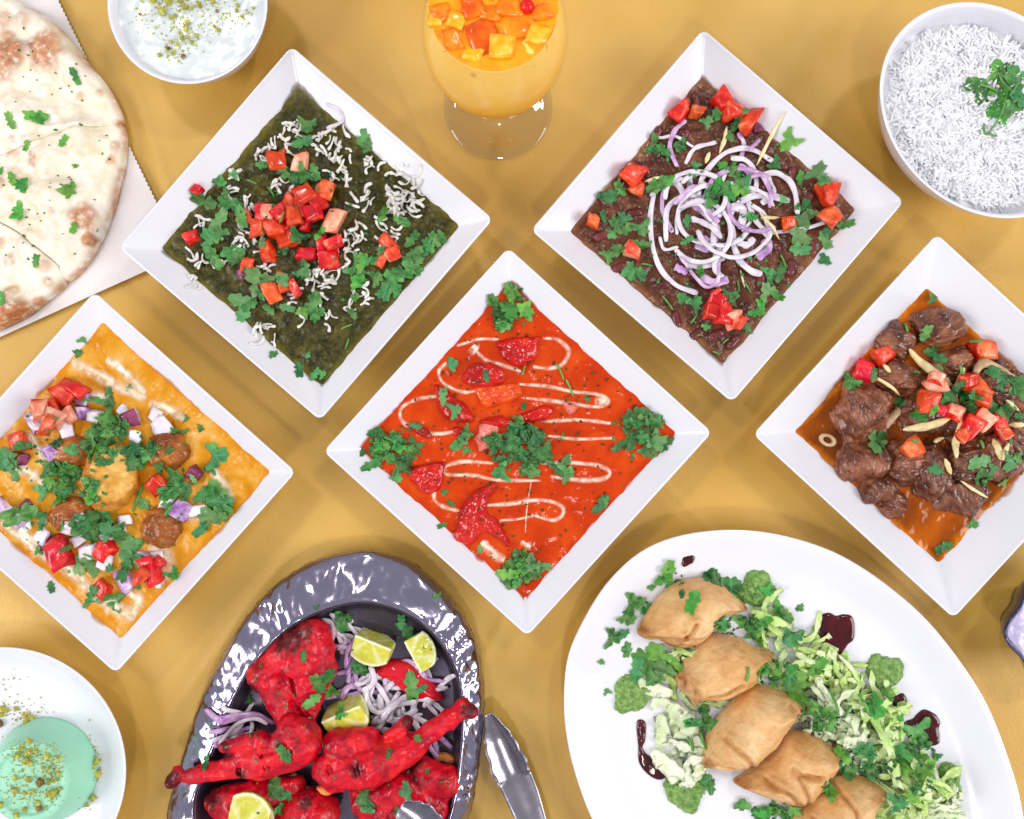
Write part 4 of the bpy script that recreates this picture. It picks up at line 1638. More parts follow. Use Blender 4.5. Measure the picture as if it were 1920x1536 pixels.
def bean(px, py):
    a = random.uniform(0, 3.14)
    z = settle(px, py, r=0.003)[2]
    f = lambda X, Y, Z: smin(sd_ell(X, Y, Z, (px + 7 * math.cos(a), py + 7 * math.sin(a), 0), (11, 9, 8), a), sd_ell(X, Y, Z, (px - 7 * math.cos(a), py - 7 * math.sin(a), 0), (11, 9, 8), a), 5)
    o = blob('kidney_bean', f, (px, py), z - 0.0006, (px - 24, px + 24, py - 24, py + 24, -11, 12), 1.6, M['bean'])
    lab(o, 'D', px, py, 'dark red kidney bean', 'bean', 'kidney beans')


for x, y in ((650, 430), (500, 570), (450, 740), (910, 940), (1190, 748), (1165, 880), (440, 570), (700, 1230), (850, 1260), (1080, 960), (320, 830), (390, 960), (560, 1030), (1040, 540), (1150, 690), (800, 290), (700, 290),
             (1010, 870), (960, 1010), (620, 1170), (330, 690), (1260, 740), (880, 340), (1080, 590), (780, 1230), (540, 420), (620, 420)):
    bean(*zp('D', x, y))
ON = dict(mat='onion_white', name='onion_slice', what='curved white onion slice', cat='onion', plural='onion slices')
OP = dict(mat='onion_purple', name='onion_slice', what='curved purple edged onion slice', cat='onion', plural='purple onion slices')
RINGS = [
    ([(520, 462), (600, 455), (680, 495)], 12, 0), ([(520, 670), (503, 800), (530, 950), (600, 1035), (690, 1075)], 20, 0), ([(640, 960), (720, 965), (795, 930)], 26, 0),
    ([(600, 968), (650, 992)], 28, 1), ([(700, 1008), (760, 1032), (812, 1015)], 32, 1), ([(620, 640), (690, 600), (760, 612)], 22, 0), ([(500, 690), (560, 652), (625, 622)], 14, 0),
    ([(690, 850), (745, 876)], 32, 1), ([(950, 862), (966, 895), (925, 935)], 34, 1), ([(850, 570), (895, 602), (880, 655)], 24, 1), ([(700, 740), (762, 815), (735, 895), (680, 885)], 28, 1),
    ([(560, 640), (550, 740), (590, 835)], 18, 1), ([(960, 615), (985, 680), (940, 722)], 26, 0), ([(850, 870), (885, 884), (912, 855)], 26, 0), ([(780, 875), (758, 960), (782, 1012)], 24, 0),
    ([(640, 565), (680, 502), (765, 475)], 17, 0), ([(860, 545), (872, 485), (850, 440)], 18, 1), ([(540, 850), (558, 900), (612, 892)], 13, 0), ([(780, 645), (802, 592), (790, 560)], 18, 0),
    ([(770, 950), (762, 1030), (712, 1042), (620, 930)], 14, 1), ([(565, 870), (568, 745), (640, 690), (722, 712), (752, 800), (742, 888)], 22, 0), ([(610, 840), (618, 750), (690, 722), (745, 790)], 16, 0),
    ([(690, 690), (718, 602), (800, 520), (900, 508), (990, 556)], 20, 0), ([(820, 540), (892, 562), (922, 640), (890, 702)], 20, 0), ([(930, 612), (1002, 604), (1066, 660), (1080, 765)], 21, 0),
    ([(832, 862), (820, 762), (880, 702), (960, 690), (1050, 712)], 26, 0), ([(820, 800), (840, 900), (880, 970), (942, 1000)], 26, 0), ([(900, 826), (1000, 832), (1120, 816), (1215, 785)], 16, 0),
    ([(642, 392), (595, 440), (580, 505), (606, 578)], 18, 1), ([(940, 462), (890, 512)], 15, 1), ([(760, 770), (800, 742), (868, 745), (858, 822)], 32, 0), ([(700, 640), (760, 660), (830, 640)], 20, 0),
    ([(660, 780), (720, 800), (780, 860)], 22, 0), ([(880, 760), (930, 800), (960, 860)], 20, 0), ([(600, 720), (660, 660), (720, 650)], 18, 1), ([(830, 690), (880, 660), (950, 680), (990, 730)], 16, 0)]
for i in range(3):
    x, y, L, b = random.gauss(770, 90), random.gauss(740, 110), random.uniform(60, 130), random.uniform(0, 6.28)
    c_ = random.choice((-1, 1)) * random.uniform(.3, .6)
    strip('D', 'D', [(x - L * math.cos(b), y - L * math.sin(b)), (x - L * c_ * math.sin(b), y + L * c_ * math.cos(b)), (x + L * math.cos(b), y + L * math.sin(b))], random.uniform(18, 30), 0.0014, n=16, follow=0.4, roll=0.9, **(OP if i % 3 == 0 else ON))
for i, (pts, w, pu) in enumerate(RINGS):
    strip('D', 'D', pts, w * 1.05, 0.0011, lift=0.0005 * (i % 5), n=8 + 5 * len(pts), follow=0.2, roll=0.25, **(OP if pu else ON))
for i, (x, y, r, e, a0, sp) in enumerate(((760, 770, 150, .8, .4, 4.6), (850, 700, 130, .9, 2.2, 4.4), (700, 830, 120, 1.0, 4.0, 4.8), (830, 820, 140, .8, 5.2, 4.2), (930, 720, 120, .9, 1.0, 4.0), (680, 690, 120, .8, 3.0, 4.3))):
    pts = [(x + r * math.cos(a0 + sp * k / 8), y + r * e * math.sin(a0 + sp * k / 8)) for k in range(9)]
    strip('D', 'D', pts, 19, 0.0011, lift=0.0008, n=44, follow=0.15, roll=0.3, **(OP if i in (1, 4) else ON))
GI = dict(mat='ginger', name='ginger_strip', what='pale yellow ginger strip', cat='ginger', plural='ginger strips')
for pts, w in (([(1015, 378), (970, 470), (920, 572)], 15), ([(803, 418), (795, 470), (775, 522)], 18), ([(930, 760), (1010, 862)], 12), ([(1018, 770), (940, 776)], 15), ([(738, 515), (720, 562)], 18), ([(480, 632), (552, 614)], 14), ([(860, 980), (875, 1050)], 9)):
    strip('D', 'D', pts, w, 0.0016, taper=0.75, n=9, follow=0.3, **GI)
chunks('D', 'D', [(620, 365, 36), (685, 365, 28, 'o'), (780, 325, 40), (830, 362, 38), (890, 402, 44), (925, 420, 24, 'd'), (425, 612, 44), (275, 795, 30, 'o'), (430, 905, 32, 'p'), (1195, 692, 44), (1195, 785, 36, 'o'), (1045, 803, 26),
                  (755, 1110, 36), (795, 1160, 44), (825, 1180, 34, 'p'), (765, 1068, 14), (858, 1190, 24), (740, 1150, 30), (450, 660, 26, 'o')])
leaves('D', 'D', [(725, 400, 36, 'p'), (760, 372, 38), (820, 455, 36), (835, 412, 40), (520, 500, 54), (555, 512, 42), (630, 495, 46), (1045, 482, 54, 'b'), (1000, 566, 42), (1095, 620, 40, 'b'), (1160, 595, 58, 'p'), (1192, 630, 44, 'p'),
                  (530, 650, 64), (580, 630, 30, 'b'), (350, 685, 54), (390, 670, 42), (330, 700, 40), (320, 775, 32), (395, 780, 46), (372, 810, 46), (350, 840, 40), (410, 820, 40), (470, 820, 52), (466, 882, 46), (375, 900, 50), (340, 922, 42),
                  (430, 985, 58), (462, 1000, 46), (810, 670, 66, 'b'), (760, 690, 56), (850, 660, 56, 'b'), (730, 680, 48), (882, 640, 36), (740, 712, 40, 'b'), (790, 570, 34, 'b'), (680, 570, 30), (830, 572, 30, 'b'), (650, 790, 36), (640, 870, 30),
                  (905, 765, 36, 'b'), (1110, 740, 52), (1132, 762, 40, 'p'), (1100, 790, 54, 'p'), (1090, 850, 70, 'p'), (1082, 902, 54, 'p'), (1190, 862, 48, 'p'), (1202, 830, 36), (1260, 805, 38), (1190, 940, 40), (980, 1000, 58), (1012, 1000, 46),
                  (962, 1062, 54, 'p'), (1000, 1082, 32, 'b'), (940, 1120, 32, 'b'), (912, 1150, 42, 'b'), (815, 1080, 46), (828, 1100, 36), (630, 1090, 42), (680, 1112, 46), (722, 1200, 30), (885, 1212, 36), (700, 988, 34, 'b'), (1030, 702, 30, 'p'),
                  (880, 355, 24), (770, 640, 40, 'b'), (840, 610, 34)])
for x, y, a, L in ((1025, 945, 1.2, 50), (570, 1112, .9, 70), (675, 1175, 2.2, 44), (885, 1052, 1.0, 50), (490, 962, .2, 46), (850, 1050, 1.5, 40), (800, 1262, 2.5, 30), (762, 1310, .5, 30), (700, 1240, .2, 26)):
    stick('D', 'D', x, y, L, a)
for _ in range(70):
    BITS.setdefault('D', []).append(zp('D', random.uniform(480, 1050), random.uniform(480, 1050)))
flush_bits('D', 'tiny chopped coriander bits scattered over the brown bean curry', (2.5, 5))

# ================================================================== orange cream curry
M['cream_o'] = make_cream('poured_cream', '#ECC4A4', '#F4E0CC')
CL = 'white cream swirl'
for pts, w in (([(535, 402), (620, 377), (700, 376)], 15), ([(596, 402), (606, 414), (616, 422)], 52), ([(610, 420), (650, 455), (715, 476), (785, 500)], 17), ([(862, 372), (920, 378), (962, 420), (940, 470), (890, 486), (825, 480)], 19),
               ([(500, 462), (470, 500), (492, 545), (560, 576), (625, 570)], 17), ([(770, 546), (880, 555), (980, 575), (1070, 585), (1112, 610), (1080, 632), (1000, 625), (900, 610), (785, 598)], 19), ([(1060, 612), (1085, 612), (1105, 610)], 34),
               ([(475, 590), (385, 605), (328, 640), (335, 690), (400, 725), (470, 735), (560, 720)], 20), ([(860, 690), (1000, 682), (1130, 696)], 17), ([(880, 742), (1000, 755), (1140, 750)], 15),
               ([(680, 846), (570, 840), (498, 858), (500, 888), (600, 892), (700, 910), (860, 912)], 18), ([(850, 846), (980, 845), (1075, 855), (1118, 880), (1090, 906), (1000, 910), (890, 895)], 21),
               ([(455, 935), (455, 985), (500, 1016), (550, 1026)], 18), ([(650, 1005), (740, 1000), (850, 985), (930, 1005), (940, 1040), (900, 1062), (820, 1040)], 20), ([(700, 1062), (770, 1058), (830, 1044)], 13),
               ([(632, 1140), (680, 1192), (722, 1212)], 40), ([(780, 1145), (820, 1165)], 26), ([(822, 905), (805, 1010), (798, 1110)], 6)):
    drizzle('C', 'C', pts, w * 0.82, 'cream_o', 'cream_swirl', CL)
M['tikka'] = food('red_tikka', [(0.28, '#8A0A08'), (0.5, '#BE1610'), (0.75, '#D63420')], 90, 0.16, 0.1, R_, 0.003, 0.45, 160, 0.0012, 0.4, 0.1)
M['tikka_pink'] = food('pink_tikka', [(0.3, '#C03A2C'), (0.7, '#E89080')], 160, 0.2, 0.2, R_, 0.003, 0.5, 300, 0.001, 0.4, 0.05)
M['tikka_or'] = food('orange_tikka', [(0.3, '#C83408'), (0.7, '#DE5A14')], 120, 0.18, 0.15, R_, 0.003, 0.5, 260, 0.001, 0.5, 0.05)


def poly_blob(d, f, pts, h, mat, name, label, cat, group=None, res=2.0, sink=6, rough=2.5, nscale=14, soft=0.55, z0=None):
    """a lump with this outline seen from above, h photograph pixels proud of what it lies in"""
    q = np.array([zp(f, a, b) for a, b in pts])
    q = catmull(q, 70, closed=True)
    c = q.mean(0)
    z = settle(c[0], c[1], r=0.004)[2] if z0 is None else z0
    x0, y0 = q.min(0) - 8
    x1, y1 = q.max(0) + 8
    a, b = q, np.roll(q, -1, 0)

    def sd2(X, Y):
        px, py = X.ravel(), Y.ravel()
        e = b - a
        w = np.stack([px[:, None] - a[None, :, 0], py[:, None] - a[None, :, 1]], -1)
        t = np.clip((w * e).sum(-1) / ((e * e).sum(-1) + 1e-9), 0, 1)
        dd = np.sqrt(((w - e[None] * t[..., None]) ** 2).sum(-1)).min(1)
        cr = ((a[None, :, 1] > py[:, None]) != (b[None, :, 1] > py[:, None])) & \
             (px[:, None] < (b[None, :, 0] - a[None, :, 0]) * (py[:, None] - a[None, :, 1]) / (b[None, :, 1] - a[None, :, 1] + 1e-12) + a[None, :, 0])
        return np.where(cr.sum(1) % 2 == 1, -dd, dd).reshape(X.shape)
    seed = c[0]

    def fn(X, Y, Z):
        d2 = sd2(X[:, :, 0], Y[:, :, 0])[:, :, None]
        din = np.maximum(-d2, 0)
        half = min(h * 1.6, max(6.0, float(-d2.min())))
        hh = h * (1 - (1 - np.clip(din / half, 0, 1)) ** 2) ** soft
        top = Z - hh
        r = np.maximum(d2 + 0.0 * Z, np.maximum(top * 0.8, -sink - Z))
        return rough_up(r, X, Y, Z, lambda x, y, z: rough * 0.6 * fbm(x / nscale + seed, y / nscale, z / nscale, 3), rough * 2)
    o = blob(name, fn, (c[0], c[1]), z, (x0, x1, y0, y1, -sink - 6, h + 10), res, mat)
    return tag(o, label, cat, group), c


for pts, h, m, lb in (
        ([(688, 380), (720, 372), (790, 365), (850, 360), (848, 400), (835, 450), (790, 478), (735, 462), (700, 430)], 12, 'tikka', 'glossy red tikka chunk under the top coriander bunch of the orange curry'),
        ([(552, 525), (600, 465), (690, 470), (725, 510), (700, 550), (600, 556)], 11, 'tikka', 'dark red tikka chunk above the orange one in the orange curry'),
        ([(605, 556), (690, 548), (770, 540), (784, 590), (720, 620), (640, 632)], 12, 'tikka_or', 'orange coated tikka chunk left of the middle cream loop'),
        ([(446, 548), (510, 580), (570, 625), (602, 692), (520, 690), (470, 640)], 13, 'tikka', 'long red tikka chunk with two coriander scraps on it'),
        ([(625, 698), (690, 695), (692, 760), (625, 806), (608, 750)], 11, 'tikka_pink', 'pink streaked tikka chunk beside the middle coriander bunch'),
        ([(745, 690), (830, 640), (905, 628), (895, 672), (800, 695)], 10, 'tikka', 'narrow red tikka strip above the middle coriander bunch'),
        ([(945, 605), (985, 618), (1002, 635), (975, 658), (948, 640)], 8, 'tikka_pink', 'small pink tikka scrap at the end of the red strip'),
        ([(345, 880), (400, 858), (475, 845), (482, 900), (455, 962), (395, 962)], 12, 'tikka', 'red tikka chunk below the left coriander bunch'),
        ([(560, 1000), (620, 950), (690, 925), (662, 985), (655, 1040), (700, 1080), (742, 1172), (700, 1150), (640, 1118), (585, 1166), (526, 1138), (545, 1060)], 14, 'tikka', 'large forked red tikka chunk near the bottom corner of the orange curry'),
        ([(330, 700), (360, 695), (425, 720), (435, 755), (390, 745)], 8, 'tikka', 'small red tikka scrap behind the left coriander bunch'),
        ([(520, 715), (550, 712), (552, 740), (525, 745)], 7, 'tikka', 'tiny red tikka scrap left of the pink streaked chunk'),
        ([(620, 690), (680, 668), (740, 680), (760, 700), (690, 712)], 9, 'tikka', 'flat red tikka piece wedged above the pink streaked chunk')):
    poly_blob('C', 'C', pts, h, M[m], 'tikka_chunk', lb, 'tikka', 'tikka chunks in the orange curry', rough=5.0, nscale=15, soft=0.42)
bunch('C', 'C', 742, 262, 66, 84, 14, 36, 'in its top corner bunch', ('leaf', 'leaf', 'leaf_bright'), 14)
bunch('C', 'C', 305, 785, 86, 76, 18, 34, 'in its left corner bunch', ('leaf', 'leaf', 'leaf_bright'), 22)
bunch('C', 'C', 780, 790, 112, 88, 27, 34, 'in its middle bunch', ('leaf', 'leaf', 'leaf_bright'), 34)
bunch('C', 'C', 1225, 740, 100, 86, 18, 36, 'in its right corner bunch', ('leaf', 'leaf', 'leaf_pale'), 14)
bunch('C', 'C', 785, 1248, 72, 58, 18, 32, 'in its bottom corner bunch', ('leaf', 'leaf_pale', 'leaf_bright'), 12)
leaves('C', 'C', [(930, 862, 62), (960, 880, 50), (560, 758, 50), (572, 730, 36), (575, 795, 28), (515, 472, 40), (1085, 1005, 40), (1100, 985, 30), (1060, 1025, 26), (312, 900, 34), (495, 960, 24), (520, 1000, 22), (488, 600, 40, 'p'), (535, 645, 44, 'p'),
                  (385, 705, 30, 'p'), (490, 1078, 24), (628, 1165, 26), (770, 685, 34), (790, 630, 22), (210, 855, 44), (180, 805, 24), (553, 888, 18, 'b'), (940, 748, 20, 'b'), (700, 880, 52), (820, 880, 56), (1030, 600, 22, 's'), (650, 520, 30)])
stick('C', 'C', 930, 500, 70, 1.15)
stick('C', 'C', 965, 560, 74, 1.2)
stick('C', 'C', 790, 495, 40, 1.9)
cC, aC, hC, zC = PLATE['C']
fl = []
while len(fl) < 260:
    u, v = random.uniform(-.95, .95), random.uniform(-.95, .95)
    x = cC[0] + hC * (u * math.cos(aC) - v * math.sin(aC))
    y = cC[1] + hC * (u * math.sin(aC) + v * math.cos(aC))
    k = kz(zC)
    fl.append((x / k + 960, -y / k + 768))
BITS['C'] = BITS.get('C', [])
flush_bits('C', 'tiny chopped coriander bits around the leaf bunches of the orange curry', (3, 6))
M['fleck'] = food('dark_herb_fleck', [(0.3, '#2A2A10'), (0.7, '#4A5020')], 300, 0.4)
BITS['C2'] = fl
flush_bits('C2', 'dark dried herb flecks floating all over the orange curry', (1.4, 4.0), 'fleck', 'herb_flecks')

# ================================================================== dumpling curry
M['cream_k'] = make_cream('stirred_cream', '#E8D2A8', '#F2E6CE')
for pts, w in (([(270, 300), (360, 345), (460, 400), (560, 440)], 44), ([(405, 285), (450, 320), (500, 370), (550, 425)], 42), ([(-20, 850), (60, 920), (160, 1010), (270, 1100), (350, 1170)], 44), ([(0, 900), (120, 1000), (220, 1080)], 30),
               ([(800, 690), (840, 760), (885, 835)], 40), ([(360, 1180), (430, 1230), (520, 1262)], 60), ([(60, 690), (120, 730), (180, 770)], 46), ([(560, 1000), (620, 1020), (640, 1070), (600, 1150)], 50), ([(560, 460), (640, 480), (700, 520)], 40),
               ([(300, 460), (370, 430), (420, 440)], 40), ([(640, 860), (720, 880), (790, 860)], 50), ([(100, 560), (150, 640), (200, 690)], 36), ([(250, 900), (330, 920), (420, 930)], 60), ([(480, 1170), (530, 1200), (500, 1260)], 40)):
    drizzle('K', 'K', pts, w, 'cream_k', 'cream_swirl', 'pale cream streak')
M['kofta'] = food('fried_dumpling', [(0.3, '#7A3812'), (0.5, '#9C5420'), (0.75, '#C07A30')], 90, 0.25, 0.08, R_, 0.002, 0.8, 240, 0.0014, 0.35, 0)
M['kofta_brown'] = food('browned_dumpling', [(0.3, '#5E2C0A'), (0.5, '#8C4A14'), (0.75, '#BC7426')], 80, 0.22, 0.05, R_, 0.002, 0.8, 240, 0.0014, 0.4, 0)
kt = NT('dumpling_cut')
kc = kt.ramp(kt.noise(170, 5), [(0.3, '#C4801E'), (0.5, '#D8A03C'), (0.72, '#E8C878')])
kr = kt.ramp(kt.noise(150, 4), [(0.3, '#A05A18'), (0.6, '#C8862C'), (0.8, '#DCA448')])
kt.col(kt.mix(kt.attr('crust'), kc, kr)).set(rough=0.35, sss=0.1, rad=(1, .6, .2), ssss=0.003)
kt.bump(kt.noise(260, 4), 0.8, 0.0014)
px, py = zp('K', 395, 742)


def half_egg(X, Y, Z):
    a = math.radians(100)
    d = sd_ell(X, Y, Z, (px, py, 8), (66, 50, 40), a)
    cut = (Z - 40) + 0.38 * (X - px) - 0.12 * (Y - py)
    r = -smin(-d, -cut, 5)
    return rough_up(r, X, Y, Z, lambda x, y, z: 2.2 * fbm(x / 11, y / 11, z / 11, 3), 7)


o = blob('cut_dumpling', half_egg, (px, py), settle(px, py)[2], (px - 70, px + 70, py - 85, py + 85, -16, 62), 2.0, kt.m,
         attr={'crust': lambda x, y, z: np.clip((-(z - 40 + 0.38 * (x - px) - 0.12 * (y - py)) - 3) / 5, 0, 1)})
tag(o, 'halved golden dumpling with its cut face up in the yellow curry', 'dumpling')
for x, y, rx, ry, m, lb in ((605, 640, 88, 76, 'kofta_brown', 'whole brown fried dumpling right of the halved one'), (585, 935, 80, 84, 'kofta_brown', 'whole brown fried dumpling below the halved one'),
                            (240, 640, 80, 66, 'kofta', 'orange coated dumpling upper left of the halved one'), (235, 885, 88, 70, 'kofta', 'orange coated dumpling lower left of the halved one')):
    qx, qy = zp('K', x, y)
    rx, ry = rx / 2.02, ry / 2.02
    fz = settle(qx, qy, r=0.004)[2]
    fz = min(fz, PLATE['K'][3] + 0.003)
    o = blob('fried_dumpling', lambda X, Y, Z: sd_ell(X, Y, Z, (qx, qy, -2), (rx, ry, 26)) + 2.6 * fbm(X / 13, Y / 13, Z / 13, 3), (qx, qy), fz, (qx - rx - 8, qx + rx + 8, qy - ry - 8, qy + ry + 8, -10, 34), 2.0, M[m])
    tag(o, lb, 'dumpling', 'fried dumplings in the yellow curry')
chunks('K', 'K', [(380, 510, 42, 'w'), (262, 562, 46, 'w'), (622, 542, 40, 'w'), (520, 582, 28, 'w'), (100, 910, 28, 'w'), (170, 955, 32, 'w'), (265, 930, 30, 'w'), (330, 902, 34, 'w'), (396, 940, 36, 'w'), (452, 942, 34, 'w'), (600, 1042, 32, 'w'),
                  (345, 1018, 36, 'w'), (470, 492, 28, 'w'), (590, 502, 30, 'w'), (195, 642, 36, 'u'), (755, 862, 36, 'w'), (600, 1130, 28, 'w'), (405, 1052, 34, 'w'), (690, 868, 44, 'u'), (150, 530, 46, 'u'), (318, 495, 34, 'u'), (500, 520, 42, 'u'),
                  (320, 440, 30, 'u'), (476, 1128, 46, 'u'), (80, 905, 28, 'u'), (102, 840, 24, 'd'), (170, 996, 22, 'd'), (735, 728, 36, 'd'), (90, 670, 30, 'd'), (10, 850, 40, 'u'), (640, 830, 30, 'w'), (540, 1040, 30, 'u'), (300, 970, 30, 'w'), (480, 900, 26, 'w')])
chunks('K', 'K', [(265, 412, 42), (312, 402, 36), (205, 466, 40), (222, 512, 40, 'p'), (190, 540, 34), (160, 490, 36, 'p'), (85, 605, 36), (245, 1020, 50), (405, 1015, 34), (570, 1085, 46), (395, 1150, 32), (598, 765, 34), (275, 500, 26, 'p'), (540, 1105, 30), (610, 1060, 24)])
bunch('K', 'K', 400, 560, 75, 70, 18, 32, 'above the halved dumpling', ('leaf', 'leaf', 'leaf_bright'), 18)
bunch('K', 'K', 240, 750, 75, 75, 14, 30, 'left of the halved dumpling', ('leaf', 'leaf_bright'), 26)
bunch('K', 'K', 530, 650, 60, 50, 8, 32, 'right of the halved dumpling', ('leaf',), 8)
bunch('K', 'K', 385, 670, 60, 45, 7, 24, 'on the halved dumpling', ('leaf', 'leaf_bright'), 14)
bunch('K', 'K', 345, 790, 55, 45, 7, 26, 'on the halved dumpling', ('leaf', 'leaf_bright'), 10)
bunch('K', 'K', 365, 930, 80, 45, 13, 32, 'below the halved dumpling', ('leaf', 'leaf', 'leaf_pale'), 12)
leaves('K', 'K', [(500, 990, 66, 'p'), (495, 1040, 70, 'p'), (480, 1075, 54), (470, 960, 44), (680, 760, 60), (650, 790, 50), (705, 790, 48), (660, 740, 44), (810, 800, 80), (830, 830, 66), (770, 810, 54), (850, 860, 54), (800, 890, 60, 'p'), (835, 885, 48),
                  (820, 655, 66), (795, 700, 36), (35, 670, 72), (60, 710, 60), (20, 700, 50), (110, 870, 84), (160, 910, 40), (770, 930, 44), (300, 1080, 52, 'p'), (345, 1070, 48, 'p'), (350, 1190, 48), (357, 1165, 34), (435, 1205, 58), (660, 1105, 40, 'b'),
                  (150, 1022, 30), (195, 1148, 26), (402, 445, 54), (420, 460, 40), (85, 622, 40), (180, 690, 44), (160, 790, 46), (270, 640, 48), (220, 600, 34), (560, 660, 46), (610, 700, 36), (545, 840, 46), (620, 800, 34), (640, 850, 36), (240, 1012, 24), (235, 930, 26), (300, 890, 30),
                  (400, 880, 40), (330, 440, 26), (315, 218, 22), (700, 565, 20), (520, 1150, 24), (410, 1080, 26), (570, 620, 34), (730, 740, 26)])
stick('K', 'K', 522, 815, 110, 1.9, 10)
stick('K', 'K', 340, 1040, 50, .5)
for x, y in ((670, 562), (758, 548), (490, 398), (300, 262), (295, 275), (700, 520), (640, 640)):
    px, py = zp('K', x, y)
    leaf('K', px, py, 9, 3)
for _ in range(70):
    BITS.setdefault('K', []).append(zp('K', random.uniform(100, 720), random.uniform(480, 1000)))
flush_bits('K', 'tiny chopped coriander bits scattered over the yellow dumpling curry', (2.2, 5))

# ================================================================== meat stew
M['lamb'] = food('stewed_meat', [(0.28, '#381A0C'), (0.45, '#623420'), (0.6, '#875034'), (0.75, '#B07C50')], 110, 0.34, 0.0, R_, 0.002, 0.5, 260, 0.0010, 0.3, 0.2, spec=0.45, rv=(110, 0.12, 0.48))
M['bone'] = food('bone', [(0.3, '#A88866'), (0.7, '#C8AE88')], 120, 0.4, 0.1, (1, .7, .4), 0.002, 0.3, 300, 0.0006)
LAMB = [((790, 365), (92, 74), 34, 'meat chunk at the top corner of the stew'), ((622, 425), (74, 66), 24, 'dark meat chunk behind the left tomato pieces of the stew'), ((840, 515), (82, 60), 32, 'meat chunk right above the ginger strips'),
        ((630, 565), (86, 66), 28, 'meat chunk between the left tomato pieces and the ginger'), ((490, 705), (104, 112), 38, 'large meat chunk at the left side of the stew'), ((500, 900), (96, 68), 28, 'meat chunk with a pale edge along the lower left'),
        ((545, 1005), (84, 52), 22, 'dark meat chunk along the lower left wall of the plate'), ((610, 1065), (46, 48), 18, 'small end of meat nearest the bottom gravy pool'), ((655, 910), (66, 84), 28, 'dark meat lobe left of the pale brown one'),
        ((755, 930), (76, 104), 36, 'pale brown meat chunk below the ginger strips'), ((890, 890), (92, 104), 36, 'meat chunk under the lower coriander leaves of the stew'), ((1010, 870), (92, 100), 34, 'meat chunk at the right picture edge of the stew'),
        ((880, 1020), (112, 62), 26, 'dark meat chunk above the bottom gravy pool'), ((985, 600), (92, 84), 34, 'meat chunk under the right tomato and coriander'), ((1080, 640), (80, 90), 30, 'meat chunk cut by the right picture edge'), ((750, 690), (120, 100), 32, 'meat chunk under the middle tomato heap'),
        ((905, 730), (110, 80), 34, 'meat chunk under the right tomato heap'), ((1075, 790), (70, 90), 30, 'meat chunk beside the right picture edge')]
zl = PLATE['L'][3]
for (x, y), (rx, ry), h, lb in LAMB:
    qx, qy = zp('L', x, y)
    rx, ry = rx / 1.68, ry / 1.68
    sd = x * 0.37 + y * 0.11
    an = random.uniform(-.5, .5)
    pn = []
    rs = random.Random(int(sd * 100))
    for q_ in range(7):
        az, el = q_ * 0.9 + rs.uniform(-.3, .3), rs.uniform(0.1, 0.9)
        pn.append((math.cos(az) * math.cos(el), math.sin(az) * math.cos(el), math.sin(el), rs.uniform(0.72, 0.95)))

    def chunk_sd(X, Y, Z):
        d = sd_ell(X, Y, Z, (qx, qy, h * 0.1), (rx * 1.15, ry * 1.15, h * 1.1), an)
        for nx_, ny_, nz_, f_ in pn:
            e = (X - qx) * nx_ + (Y - qy) * ny_ + (Z - h * .1) * nz_ - f_ * math.sqrt((rx * nx_) ** 2 + (ry * ny_) ** 2 + (h * nz_) ** 2)
            d = -smin(-d, -e, 5)
        ca_, sa_ = math.cos(sd), math.sin(sd)

        def nz2(x, y, z):
            u, v = x * ca_ + y * sa_, -x * sa_ + y * ca_
            return 5.0 * vnoise(x / 24 + sd, y / 24, z / 20) + 2.9 * fbm(u / 18 + sd, v / 5.0, z / 6, 2)
        return rough_up(d, X, Y, Z, nz2, 9)
    o = blob('meat_chunk', chunk_sd, (qx, qy), zl, (qx - rx - 14, qx + rx + 14, qy - ry - 14, qy + ry + 14, -14, h * 1.15 + 14), 1.8, M['lamb'])
    tag(o, 'brown stewed ' + lb, 'meat', 'stewed meat chunks')
poly_blob('L', 'L', [(930, 540), (975, 490), (1075, 545), (1085, 565), (980, 530), (945, 560)], 9, M['bone'], 'bone', 'pale bone edge beside the orange tomato piece of the stew', 'bone', res=1.6)
poly_blob('L', 'L', [(570, 740), (640, 680), (660, 690), (620, 740), (590, 770)], 7, M['bone'], 'bone', 'grey bone sliver right of the large left meat chunk', 'bone', res=1.6)
px, py = zp('L', 357, 812)
o = blob('bone', lambda X, Y, Z: np.maximum(sd_ell(X, Y, Z, (px, py, 0), (18, 12, 5), 0.4), -sd_ell(X, Y, Z, (px, py, 3), (10, 6, 9), 0.4)), (px, py), zl, (px - 24, px + 24, py - 18, py + 18, -8, 8), 1.3, M['bone'])
tag(o, 'small ring of bone in the gravy at the left corner of the stew', 'bone')
for pts, w in (([(630, 462), (720, 540), (808, 605)], 34), ([(820, 535), (828, 590), (826, 645)], 26), ([(632, 770), (710, 755), (795, 725)], 34), ([(812, 728), (815, 800), (798, 875)], 32), ([(500, 558), (555, 595), (606, 636)], 14), ([(838, 965), (890, 1000), (940, 1030)], 13),
               ([(1032, 752), (1085, 750)], 22), ([(968, 805), (992, 885)], 28), ([(1022, 820), (990, 885)], 18), ([(718, 815), (772, 800)], 18), ([(1010, 655), (1060, 695)], 16), ([(548, 520), (568, 550)], 18), ([(780, 880), (800, 940)], 22)):
    strip('L', 'L', pts, w, 0.0024, taper=0.7, n=10, follow=0.2, **GI)
chunks('L', 'L', [(540, 490, 52), (465, 546, 46), (915, 470, 50, 'o'), (735, 600, 42, 'p'), (710, 662, 44), (758, 688, 32), (885, 605, 54, 'o'), (810, 702, 38, 'p'), (860, 758, 50), (905, 732, 42, 'p'), (975, 750, 52), (640, 836, 42, 'o'), (1000, 785, 32, 'p'), (860, 580, 34),
                  (920, 650, 38), (745, 570, 30, 'p'), (840, 790, 30)], k=0.76)
